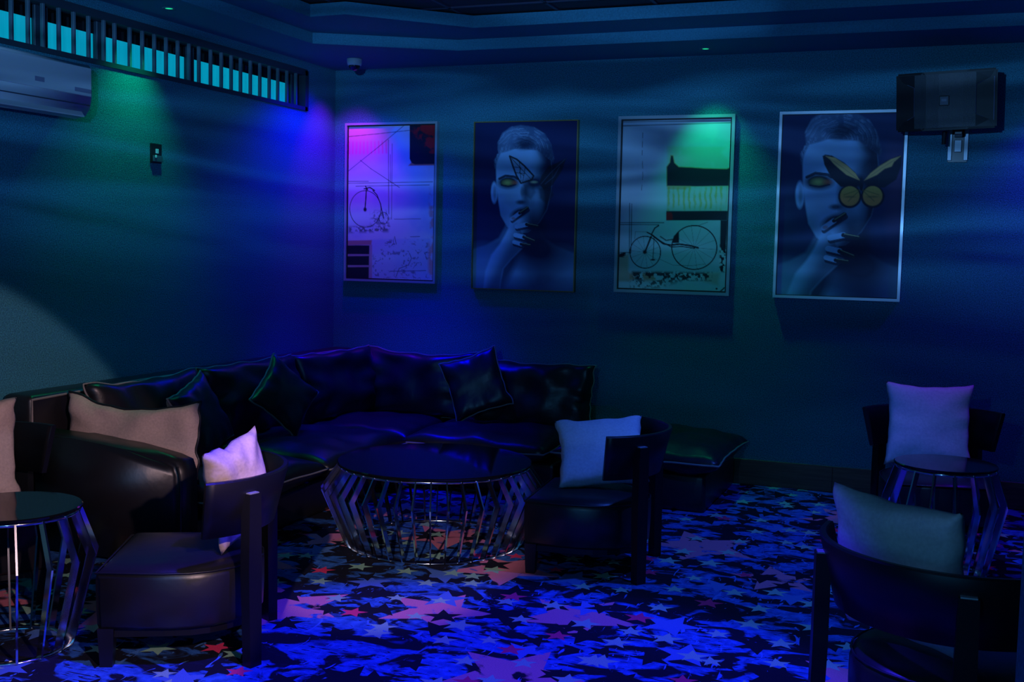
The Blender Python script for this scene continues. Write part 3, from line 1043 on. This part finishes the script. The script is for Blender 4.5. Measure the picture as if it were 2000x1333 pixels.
class Paint:
    """flat print painted on a fine grid; corners are the print's corners in layout units"""
    def __init__(self, tl, tr_, br_, bl, base):
        u = np.linspace(0, 1, GU + 1)[None, :]
        v = np.linspace(0, 1, GV + 1)[:, None]
        f = lambda i: (1 - v) * ((1 - u) * tl[i] + u * tr_[i]) + v * ((1 - u) * bl[i] + u * br_[i])
        self.X, self.Y = f(0), f(1)
        self.C = np.ones(self.X.shape + (3,)) * np.array(base)
        self.rng = np.random.default_rng(3)

    def put(self, mask, rgb, op=1.0):
        m = (np.clip(mask, 0, 1) * op)[..., None]
        self.C = self.C * (1 - m) + np.array(rgb) * m

    def mul(self, mask, rgb, op=1.0):
        m = (np.clip(mask, 0, 1) * op)[..., None]
        self.C = self.C * (1 - m) + self.C * np.array(rgb) * m

    def ell(self, cx, cy, rx, ry, soft=0.05, rot=0.0, XY=None):
        X, Y = XY or (self.X, self.Y)
        c, s = math.cos(R(rot)), math.sin(R(rot))
        dx, dy = X - cx, Y - cy
        d = np.sqrt(((dx * c + dy * s) / rx) ** 2 + ((-dx * s + dy * c) / ry) ** 2)
        return np.clip((1 + soft - d) / (2 * soft), 0, 1)

    def poly(self, pts, soft=3.0, XY=None):
        X, Y = XY or (self.X, self.Y)
        d = np.full(X.shape, 1e9)
        ins = np.zeros(X.shape, bool)
        n = len(pts)
        for i in range(n):
            x0, y0 = pts[i]
            x1, y1 = pts[(i + 1) % n]
            ex, ey = x1 - x0, y1 - y0
            t_ = np.clip(((X - x0) * ex + (Y - y0) * ey) / (ex * ex + ey * ey + 1e-9), 0, 1)
            d = np.minimum(d, np.hypot(X - x0 - t_ * ex, Y - y0 - t_ * ey))
            if abs(ey) > 1e-9:
                c = ((y0 > Y) != (y1 > Y)) & (X < (x1 - x0) * (Y - y0) / (y1 - y0) + x0)
                ins ^= c
        sd = np.where(ins, d, -d)
        return np.clip((sd + soft) / (2 * soft), 0, 1)

    def line(self, pts, wd=3.0, XY=None):
        X, Y = XY or (self.X, self.Y)
        d = np.full(X.shape, 1e9)
        for (x0, y0), (x1, y1) in zip(pts, pts[1:]):
            ex, ey = x1 - x0, y1 - y0
            t_ = np.clip(((X - x0) * ex + (Y - y0) * ey) / (ex * ex + ey * ey + 1e-9), 0, 1)
            d = np.minimum(d, np.hypot(X - x0 - t_ * ex, Y - y0 - t_ * ey))
        return np.clip((wd * 0.5 + 2.2 - d) / 2.6, 0, 1)

    def ring(self, cx, cy, rx, ry, wd):
        n = 60
        return self.line([(cx + rx * math.cos(2 * math.pi * i / n), cy + ry * math.sin(2 * math.pi * i / n)) for i in range(n + 1)], wd)

    def rough(self, scale, seed):
        """smooth value noise in layout units"""
        rng = np.random.default_rng(seed)
        g = rng.random((80, 80))
        out = np.zeros(self.X.shape)
        amp = 0.5
        for o in range(4):
            x, y = self.X / scale * 2 ** o % 79, self.Y / scale * 2 ** o % 79
            i, j = x.astype(int), y.astype(int)
            fx, fy = x - i, y - j
            fx, fy = fx * fx * (3 - 2 * fx), fy * fy * (3 - 2 * fy)
            i1, j1 = (i + 1) % 80, (j + 1) % 80
            out += amp * ((1 - fy) * ((1 - fx) * g[j, i] + fx * g[j, i1]) + fy * ((1 - fx) * g[j1, i] + fx * g[j1, i1]))
            amp *= 0.5
        return out


def sm(x, a, b):
    t_ = np.clip((x - a) / (b - a), 0, 1)
    return t_ * t_ * (3 - 2 * t_)


INK = (0.012, 0.014, 0.025)


def paint_penny():
    p = Paint((88, 98), (742, 95), (700, 1270), (48, 1235), (0.62, 0.64, 0.68))
    n1 = p.rough(160, 1)
    p.put(sm(520 - p.X - 0.8 * (p.Y - 100), 0, 500), (0.80, 0.36, 0.40), 0.55)
    p.put(sm(n1, 0.42, 0.6) * sm(p.Y, 250, 500), (0.42, 0.50, 0.66), 0.5)
    m = p.poly([(80, 206), (395, 206), (388, 306), (78, 306)], 8)
    p.put(m * (0.55 + 0.45 * np.sin(p.X * 0.22 + 3 * n1)), (0.85, 0.10, 0.34), 0.75)
    p.put(p.poly([(80, 100), (430, 100), (380, 200), (80, 205)], 20), (0.88, 0.34, 0.36), 0.6)
    p.put(p.ell(360, 215, 70, 60, 0.6), (0.82, 0.22, 0.25), 0.4)
    p.put(p.poly([(560, 630), (700, 620), (700, 720), (420, 720), (420, 600)], 20), (0.20, 0.33, 0.60), 0.35)
    # dark block with red
    p.put(p.poly([(535, 398), (560, 372), (735, 385), (735, 398)], 4), (0.75, 0.20, 0.12))
    blk = p.poly([(553, 90), (750, 90), (735, 388), (585, 388), (560, 375), (547, 345)], 3)
    p.put(blk, INK)
    p.put(blk * sm(p.rough(60, 4) + 0.0018 * (p.X - 650) - 0.0010 * (p.Y - 180), 0.45, 0.58), (0.42, 0.012, 0.02))
    for a in ([(80, 172), (300, 155), (550, 132)], [(72, 432), (300, 262), (510, 95)], [(250, 415), (330, 468), (465, 560)], [(170, 350), (250, 415)],
              [(70, 522), (715, 522)], [(130, 545), (690, 545)], [(390, 200), (384, 525), (380, 760)], [(418, 230), (408, 540), (400, 800)], [(402, 310), (398, 520)], [(75, 508), (230, 510)], [(420, 800), (620, 800)]):
        p.put(p.line(a, 3.2 if a[0][0] < 400 else 2.2), INK, 0.8)
    # high-wheel bicycle
    p.put(p.ell(200, 720, 118, 134, 0.1), (0.58, 0.46, 0.60), 0.35)
    p.put(p.ring(200, 718, 121, 138, 3.5), INK, 0.95)
    p.put(p.ring(340, 790, 36, 44, 3), INK, 0.9)
    for i in range(8):
        a = math.pi * i / 4
        p.put(p.line([(340, 790), (340 + 33 * math.cos(a), 790 + 40 * math.sin(a))], 1), INK, 0.5)
    p.put(p.line([(212, 568), (206, 640), (198, 712)], 7), INK)
    p.put(p.line([(195, 566), (240, 556), (275, 580)], 7), INK)
    p.put(p.line([(205, 545), (222, 575)], 6), INK)
    p.put(p.line([(262, 580), (292, 612), (318, 680), (330, 745), (340, 790)], 5), INK)
    p.put(p.ell(198, 722, 12, 16, 0.3), INK)
    nf = p.rough(18, 9)
    p.put(p.poly([(66, 850), (385, 850), (370, 895), (66, 895)], 12) * sm(nf, 0.36, 0.5), INK, 0.75)
    p.put(p.poly([(250, 740), (385, 740), (385, 850), (245, 850)], 22) * sm(nf, 0.5, 0.6), INK, 0.6)
    # map sketch
    p.put(p.poly([(240, 950), (690, 950), (680, 1262), (240, 1245)], 8), (0.36, 0.46, 0.66), 0.6)
    m = p.poly([(245, 955), (680, 955), (665, 1262), (245, 1245)], 20)
    ln = np.abs(np.sin(14 * p.rough(120, 12)))
    p.put(m * (ln < 0.16) * sm(p.rough(70, 5), 0.4, 0.52), INK, 0.65)
    p.put(m * sm(nf, 0.54, 0.62) * sm(p.rough(90, 15), 0.42, 0.56), INK, 0.55)
    for a in ([(420, 930), (432, 990)], [(380, 1195), (650, 1195)], [(530, 1060), (545, 1100), (520, 1150), (450, 1175), (425, 1235)], [(540, 935), (610, 935)]):
        p.put(p.line(a, 3), INK, 0.8)
    # rust edges and the black barred block
    p.put(sm(p.X + 0.03 * p.Y, 690, 720) * sm(p.rough(60, 21), 0.38, 0.55) * sm(p.Y, 390, 460), (0.70, 0.28, 0.20), 0.8)
    p.put(p.poly([(45, 955), (245, 955), (240, 992), (45, 990)], 4), (0.52, 0.24, 0.20))
    p.put(p.poly([(40, 990), (228, 994), (216, 1250), (35, 1245)], 3), INK)
    p.put(p.poly([(226, 990), (246, 990), (240, 1250), (214, 1250)], 4), (0.50, 0.32, 0.36))
    for y in (1066, 1150):
        p.put(p.poly([(40, y - 9), (228, y - 4), (228, y + 9), (40, y + 7)], 3), (0.45, 0.26, 0.30))
    return p.C


def paint_cycle():
    p = Paint((125, 78), (873, 68), (835, 1270), (78, 1245), (0.60, 0.68, 0.74))
    n1 = p.rough(150, 31)
    p.put(sm(n1, 0.40, 0.62), (0.45, 0.56, 0.68), 0.45)
    p.put(sm(450 - p.X, -20, 150) * sm(600 - p.Y, 0, 300), (0.48, 0.62, 0.78), 0.5)
    for a in ([(125, 84), (870, 80)], [(125, 112), (500, 104), (870, 96)]):
        p.put(p.line(a, 4), INK, 0.8)
    p.put(p.line([(263, 160), (258, 300), (262, 460), (252, 560)], 2) * sm(p.rough(30, 7), 0.42, 0.5), INK, 0.8)
    # upper right field and the black skyline block
    p.put(p.poly([(436, 255), (870, 262), (862, 420), (436, 420)], 10) * sm(n1, 0.3, 0.6), (0.46, 0.58, 0.36), 0.5)
    sky = [(433, 398), (455, 368), (462, 320), (474, 322), (484, 372), (515, 400), (600, 404), (700, 412), (845, 416), (868, 406), (858, 532), (640, 534), (433, 530)]
    p.put(p.line(sky + [sky[0]], 9), (0.68, 0.40, 0.14), 0.8)
    p.put(p.poly(sky, 3), (0.018, 0.022, 0.045))
    band = p.poly([(433, 538), (857, 534), (850, 706), (428, 706)], 4)
    p.put(band, (0.52, 0.60, 0.55))
    p.put(band * np.clip(np.sin(p.X * 0.17 + 4 * p.rough(50, 3)) * 1.5, 0, 1) * sm(p.rough(80, 8), 0.3, 0.6), (0.50, 0.46, 0.12), 0.8)
    p.put(p.poly([(433, 534), (600, 534), (560, 556), (433, 552)], 6), (0.66, 0.34, 0.12), 0.7)
    p.put(p.poly([(427, 706), (855, 706), (850, 772), (427, 772)], 3), (0.018, 0.022, 0.045))
    p.put(p.poly([(427, 716), (462, 716), (471, 735), (471, 768), (427, 770)], 4), (0.62, 0.02, 0.03))
    nf = p.rough(16, 5)
    p.put(p.poly([(803, 770), (855, 770), (838, 1000), (800, 960)], 4), (0.018, 0.022, 0.045))
    p.put(p.poly([(798, 940), (850, 940), (830, 1135), (795, 1135)], 8) * sm(nf, 0.44, 0.5), INK)
    # inset sheet with the recumbent cycle
    p.put(p.poly([(155, 776), (802, 776), (792, 1134), (152, 1130)], 3), (0.46, 0.58, 0.68), 0.8)
    for a in ([(95, 786), (410, 788)], [(95, 800), (375, 802)], [(166, 650), (160, 1000)], [(181, 655), (172, 1000)], [(85, 996), (160, 996)]):
        p.put(p.line(a, 3.2), INK, 0.9)
    p.put(p.ring(275, 995, 110, 112, 5), INK)
    p.put(p.ring(622, 962, 157, 154, 6), INK)
    for i in range(14):
        a = 2 * math.pi * i / 14 + 0.1
        p.put(p.line([(275, 995), (275 + 107 * math.cos(a), 995 + 109 * math.sin(a))], 0.8), INK, 0.6)
        p.put(p.line([(622, 962), (622 + 154 * math.cos(a), 962 + 150 * math.sin(a))], 0.8), INK, 0.6)
    p.put(p.poly([(516, 850), (480, 880), (464, 930), (516, 930)], 3), INK)
    p.put(p.line([(318, 885), (275, 990)], 10), INK)
    p.put(p.ell(272, 993, 14, 14, 0.3), INK)
    p.put(p.line([(290, 855), (320, 870), (345, 825), (372, 808)], 7), INK)
    p.put(p.line([(320, 870), (365, 905), (405, 935), (455, 945), (520, 938), (600, 950), (650, 965)], 10), INK)
    p.put(p.line([(345, 890), (400, 925), (460, 958), (540, 955), (625, 968)], 5), INK)
    p.put(p.line([(385, 885), (425, 912), (470, 905)], 8), INK, 0.8)
    p.put(p.line([(340, 885), (330, 1045)], 3), INK)
    p.put(p.ell(330, 1048, 18, 6, 0.3), INK)
    p.put(p.line([(200, 900), (205, 850), (290, 852)], 2), INK, 0.6)
    p.put(p.line([(370, 1040), (470, 1085), (600, 1090), (700, 1078)], 1.5), INK, 0.6)
    p.put(p.line([(640, 812), (715, 785)], 2), INK, 0.7)
    # torn grunge strip at the foot
    p.put(p.poly([(80, 1010), (156, 1010), (150, 1200), (78, 1200)], 10), (0.50, 0.36, 0.22), 0.75)
    p.put(p.poly([(80, 996), (152, 996), (150, 1030), (80, 1030)], 4) * sm(nf, 0.42, 0.5), INK)
    p.put(p.poly([(150, 1140), (420, 1140), (400, 1195), (150, 1195)], 14) * sm(p.rough(40, 2), 0.38, 0.52), (0.62, 0.26, 0.14), 0.85)
    p.put(p.poly([(690, 1140), (800, 1140), (790, 1230), (690, 1200)], 14), (0.60, 0.40, 0.24), 0.6)
    p.put(p.poly([(180, 1130), (745, 1138), (740, 1195), (180, 1190)], 10) * sm(nf, 0.40, 0.46), INK, 0.95)
    p.put(p.poly([(170, 1185), (560, 1185), (360, 1245), (170, 1245)], 18) * sm(nf, 0.47, 0.52), INK, 0.85)
    p.put(p.ell(778, 1252, 7, 7, 0.3), INK)
    p.put(p.line([(800, 1275), (832, 1245)], 7), INK)
    return p.C


SKIN = (0.36, 0.64, 0.98)


def portrait(p, XY, tone=1.0):
    """half-length studio portrait: swept hair, hand at the mouth"""
    X, Y = XY
    E = lambda *a, **k: p.ell(*a, XY=XY, **k)
    G = lambda pts, soft=3.0: p.poly(pts, soft, XY=XY)
    Ln = lambda pts, wd: p.line(pts, wd, XY=XY)
    dark = (0.006, 0.014, 0.06)
    sk = SKIN
    # shoulders and neck
    p.put(G([(60, 965), (180, 930), (270, 880), (315, 800), (330, 760), (560, 800), (590, 880), (680, 940), (810, 995), (830, 1300), (50, 1300)], 9), (0.10, 0.20, 0.36))
    p.put(E(150, 1080, 130, 120, soft=0.6), sk, 0.45)
    p.put(E(700, 1110, 130, 120, soft=0.7), sk, 0.45)
    p.put(E(400, 1130, 90, 70, soft=0.8), sk, 0.40)
    p.put(E(560, 960, 170, 140, soft=0.6, rot=15), dark, 0.95)
    p.put(E(590, 1180, 130, 90, soft=0.7, rot=-20), dark, 0.6)
    p.put(E(340, 1080, 40, 170, soft=0.6, rot=25), dark, 0.8)
    # neck shade
    p.put(G([(330, 770), (590, 760), (600, 880), (500, 1000), (400, 980)], 22), dark, 0.85)
    # head
    head = G([(250, 330), (262, 290), (330, 255), (430, 245), (560, 260), (640, 320), (652, 450), (640, 560), (612, 680), (560, 770), (480, 840), (400, 850), (330, 800), (285, 720), (268, 620), (255, 520)], 5)
    p.put(head, sk)
    p.put(E(238, 560, 24, 75, soft=0.15), sk)
    p.put(E(242, 565, 10, 48, soft=0.5), dark, 0.4)
    # far side of the face in shade
    p.put(head * sm(X + 0.20 * (Y - 480), 450, 575), dark, 0.86)
    p.put(head * sm(X, 545, 625), dark, 0.92)
    p.put(head * E(535, 610, 38, 85, soft=0.8), sk, 0.62)
    p.put(head * E(500, 330, 60, 50, soft=0.9), sk, 0.45)
    p.put(head * E(400, 340, 110, 55, soft=0.7), (0.30, 0.48, 0.68), 0.5)
    p.put(head * E(340, 610, 60, 70, soft=0.8), (0.28, 0.46, 0.66), 0.4)
    p.put(head * E(300, 740, 40, 70, soft=0.8, rot=-25), dark, 0.35)
    # swept hair
    hair = G([(245, 390), (240, 330), (270, 290), (265, 210), (300, 140), (360, 100), (430, 85), (520, 100), (600, 150), (640, 220), (662, 320), (655, 345), (600, 300), (545, 262), (450, 255), (390, 250), (330, 270), (285, 280), (262, 330)], 6)
    p.put(hair, (0.07, 0.14, 0.28))
    rr = np.hypot((X - 450) / 1.25, Y - 262)
    an = np.arctan2(Y - 262, X - 450)
    nh = p.rough(46, 61)
    for fr, ph, lo_, op in ((0.30, 0.0, 0.2, 0.75), (0.62, 1.7, 0.3, 0.6), (1.15, 0.4, 0.35, 0.45)):
        st_ = np.sin(rr * fr + an * 2.6 + ph + 9 * nh)
        p.put(hair * sm(st_, lo_, 1.0) * sm(nh + 0.0006 * (560 - X), 0.36, 0.60), (0.26, 0.42, 0.66), op)
    p.put(hair * sm(X + 0.5 * Y, 620, 800), dark, 0.65)
    p.put(hair * E(330, 190, 70, 80, soft=0.9), (0.24, 0.40, 0.64), 0.45)
    p.put(E(462, 212, 66, 40, soft=0.5, rot=-12), dark, 0.8)
    p.put(E(600, 290, 60, 30, soft=0.6, rot=45), dark, 0.6)
    # brows and eyes
    p.put(Ln([(275, 462), (320, 440), (385, 448), (405, 462)], 14), dark, 0.9)
    p.put(E(338, 488, 74, 42, soft=0.30), (0.006, 0.008, 0.02), 0.97)
    p.put(E(334, 490, 30, 18, soft=0.7), (0.46, 0.52, 0.14), 0.9)
    p.put(E(384, 490, 22, 12, soft=0.7), (0.60, 0.16, 0.08), 0.7)
    p.put(Ln([(290, 506), (340, 514), (395, 504)], 5), dark)
    p.put(E(525, 490, 66, 38, soft=0.4), dark, 0.95)
    p.put(E(522, 486, 22, 8, soft=0.5), (0.40, 0.44, 0.26), 0.9)
    # nose and lips
    p.put(E(462, 560, 22, 80, soft=0.7), dark, 0.75)
    p.put(E(428, 628, 30, 14, soft=0.5), dark, 0.85)
    p.put(E(418, 705, 62, 32, soft=0.35, rot=-22), (0.02, 0.02, 0.05), 0.95)
    # hand and forearm rising to the mouth
    arm_ = G([(155, 1300), (170, 1120), (215, 1000), (280, 920), (320, 850), (360, 760), (400, 770), (440, 850), (470, 920), (430, 960), (360, 1030), (300, 1100), (280, 1200), (275, 1300)], 8)
    p.put(arm_, sk)
    p.put(arm_ * sm(X - 0.55 * (1100 - Y), 170, 300), dark, 0.75)
    p.put(E(520, 850, 70, 110, soft=0.7, rot=10), dark, 0.8)
    for pts, wd in (([(365, 745), (420, 705), (475, 668)], 26), ([(400, 800), (470, 785), (545, 800)], 30), ([(390, 860), (450, 875), (520, 905)], 30), ([(380, 910), (430, 925), (490, 935)], 26)):
        p.put(Ln([(a + 4, b + 16) for a, b in pts], wd), dark, 0.85)
        p.put(Ln(pts[:2], wd), sk)
        p.put(Ln(pts[1:], wd * 0.75), (0.014, 0.024, 0.05))
        p.put(Ln([(a + 4, b - 7) for a, b in pts[1:]], 2), (0.50, 0.52, 0.28), 0.9)
    p.put(E(375, 742, 14, 10, soft=0.4), (0.50, 0.30, 0.38), 0.8)


def noise_grid(p, X, Y):
    return np.sin(X * 0.031 + 1.3) * np.sin(Y * 0.027 + 0.4)


def paint_portrait_dark():
    p = Paint((105, 70), (828, 58), (797, 1262), (78, 1235), (0.010, 0.022, 0.11))
    portrait(p, (p.X, p.Y))
    W1 = [(350, 303), (400, 325), (455, 372), (520, 442), (505, 470), (430, 494), (398, 440), (372, 370)]
    p.put(p.poly(W1, 2), (0.20, 0.24, 0.30), 0.35)
    p.put(p.line(W1 + [W1[0]], 10), INK, 0.95)
    for a in ([(365, 320), (430, 390), (500, 465)], [(385, 380), (430, 385), (420, 420), (450, 440)], [(420, 345), (425, 420), (432, 480)], [(395, 420), (460, 425)], [(460, 385), (450, 440), (440, 490)]):
        p.put(p.line(a, 3), INK, 0.85)
    W2 = [(748, 318), (690, 348), (625, 375), (575, 440), (560, 500), (590, 540), (650, 510), (690, 450), (720, 400)]
    p.put(p.poly(W2, 4), INK, 0.80)
    for a in ([(570, 500), (640, 420), (740, 325)], [(600, 500), (660, 450), (700, 380)]):
        p.put(p.line(a, 2.5), (0.06, 0.09, 0.16), 0.9)
    p.put(p.poly([(450, 505), (520, 500), (532, 560), (500, 610), (455, 570)], 8), INK, 0.45)
    p.put(p.ell(440, 555, 14, 30, 0.4), INK, 0.5)
    p.put(p.poly([(555, 530), (640, 520), (660, 580), (610, 640), (565, 600)], 8), INK, 0.6)
    return p.C


def paint_portrait_butterfly():
    p = Paint((125, 80), (918, 68), (870, 1280), (85, 1250), (0.020, 0.045, 0.16))
    X2 = 235 + 0.80 * (p.X - 235)
    Y2 = 490 + 0.85 * (p.Y - 515)
    portrait(p, (X2, Y2))
    p.put(p.ell(860, 560, 60, 230, 0.8), (0.22, 0.10, 0.22), 0.5)
    BLK = (0.014, 0.022, 0.05)
    WL = [(388, 345), (405, 335), (450, 342), (530, 388), (600, 450), (640, 512), (610, 548), (510, 545), (445, 485), (400, 400)]
    WR = [(898, 345), (880, 345), (800, 378), (715, 438), (655, 512), (690, 552), (790, 552), (865, 500), (896, 410)]
    p.put(p.poly(WL, 3), BLK)
    p.put(p.poly(WR, 4), BLK, 0.95)
    OR = (0.98, 0.60, 0.22)
    p.put(p.poly([(408, 345), (470, 356), (550, 408), (605, 460), (632, 505), (596, 490), (545, 468), (500, 430), (460, 395), (440, 370)], 3), OR)
    p.put(p.poly([(892, 347), (830, 368), (760, 410), (700, 458), (660, 506), (700, 488), (740, 470), (790, 430), (835, 415), (850, 385)], 3), OR)
    for a in ([(420, 350), (520, 420), (625, 500)], [(885, 350), (780, 420), (668, 500)]):
        p.put(p.line(a, 2), (0.45, 0.28, 0.14), 0.7)
    for cx, s in ((568, -1), (715, 1)):
        p.put(p.ell(cx, 610, 76, 76, 0.05), BLK)
        m = p.ell(cx, 607, 62, 64, 0.05)
        p.put(m, (0.95, 0.42, 0.12))
        p.put(m * sm(620 - p.Y, -20, 60), (0.90, 0.62, 0.14), 0.8)
        p.put(p.line([(640, 560), (cx + s * 10, 640)], 5), (0.28, 0.20, 0.06), 0.6)
        p.put(p.line([(640, 560), (cx + s * 40, 600)], 4), (0.28, 0.20, 0.06), 0.6)
        p.put(p.ell(cx, 612, 34, 6, 0.5), (0.2, 0.14, 0.06), 0.6)
    p.put(p.ell(642, 530, 12, 48, 0.2), BLK)
    return p.C


def make_picture(label, x0, x1, z0, z1, fw, fmat, liner, painter, depth=0.035):
    cx, cz = (x0 + x1) / 2, (z0 + z1) / 2
    t = thing('framed_print', label, 'picture', (cx, -0.004, cz), 0.0)
    hw, hh = (x1 - x0) / 2, (z1 - z0) / 2
    # four mitred mouldings
    C = [(-hw, -hh), (hw, -hh), (hw, hh), (-hw, hh)]
    I = [(-hw + fw, -hh + fw), (hw - fw, -hh + fw), (hw - fw, hh - fw), (-hw + fw, hh - fw)]
    for i in range(4):
        j = (i + 1) % 4
        bm = bmesh.new()
        q = [C[i], C[j], I[j], I[i]]
        a = [bm.verts.new((p[0], -depth, p[1])) for p in q]
        b = [bm.verts.new((p[0], 0.0, p[1])) for p in q]
        bm.faces.new(a)
        bm.faces.new(b[::-1])
        for m in range(4):
            n = (m + 1) % 4
            bm.faces.new((a[m], a[n], b[n], b[m]))
        obj('frame_moulding', bm, fmat, t)
    g = fw
    if liner:
        g = fw + liner
        bm = bmesh.new()
        for (a0, a1, b0, b1) in ((-hw + fw, hw - fw, -hh + fw, -hh + g), (-hw + fw, hw - fw, hh - g, hh - fw), (-hw + fw, -hw + g, -hh + g, hh - g), (hw - g, hw - fw, -hh + g, hh - g)):
            box(bm, a0, a1, -depth + 0.010, -0.004, b0, b1)
        obj('liner', bm, 'liner', t)
    obj('backing', boxbm(-hw + fw, hw - fw, -0.010, -0.002, -hh + fw, hh - fw), 'liner', t)
    # print
    Cc = painter()
    me = bpy.data.meshes.new('print')
    nu, nv = GU + 1, GV + 1
    xs = np.linspace(-hw + g, hw - g, nu)
    zs = np.linspace(hh - g, -hh + g, nv)
    co = np.zeros((nv, nu, 3), np.float32)
    co[..., 0] = xs[None, :]
    co[..., 1] = -depth + 0.016
    co[..., 2] = zs[:, None]
    idx = np.arange(nu * nv).reshape(nv, nu)
    quads = np.stack([idx[:-1, :-1], idx[1:, :-1], idx[1:, 1:], idx[:-1, 1:]], -1).reshape(-1, 4)
    me.vertices.add(nu * nv)
    me.vertices.foreach_set('co', co.ravel())
    nq = len(quads)
    me.loops.add(nq * 4)
    me.loops.foreach_set('vertex_index', quads.ravel().astype(np.int32))
    me.polygons.add(nq)
    me.polygons.foreach_set('loop_start', np.arange(0, nq * 4, 4, dtype=np.int32))
    me.polygons.foreach_set('loop_total', np.full(nq, 4, np.int32))
    me.update(calc_edges=True)
    ca = me.color_attributes.new('print', 'FLOAT_COLOR', 'POINT')
    rgba = np.ones((nu * nv, 4), np.float32)
    rgba[:, :3] = np.clip(Cc.reshape(-1, 3), 0, 1)
    ca.data.foreach_set('color', rgba.ravel())
    me.materials.append(MAT['print'])
    po = bpy.data.objects.new('print', me)
    COL.objects.link(po)
    po.parent = t
    return t


make_picture('framed abstract print with a high-wheel bicycle, pink at the top', 0.103, 0.838, 1.229, 2.366, 0.016, 'frame_silver', 0.008, paint_penny)
make_picture('thin gold-framed portrait with a dark transparent butterfly', 1.116, 1.874, 1.203, 2.357, 0.007, 'frame_gold', 0.0, paint_portrait_dark)
make_picture('silver-framed abstract print with a black low racing cycle', 2.151, 2.919, 1.216, 2.372, 0.020, 'frame_silver', 0.009, paint_cycle)
make_picture('pale silver-framed portrait with an orange butterfly, beside the speaker', 3.196, 3.960, 1.217, 2.378, 0.017, 'frame_white', 0.004, paint_portrait_butterfly)
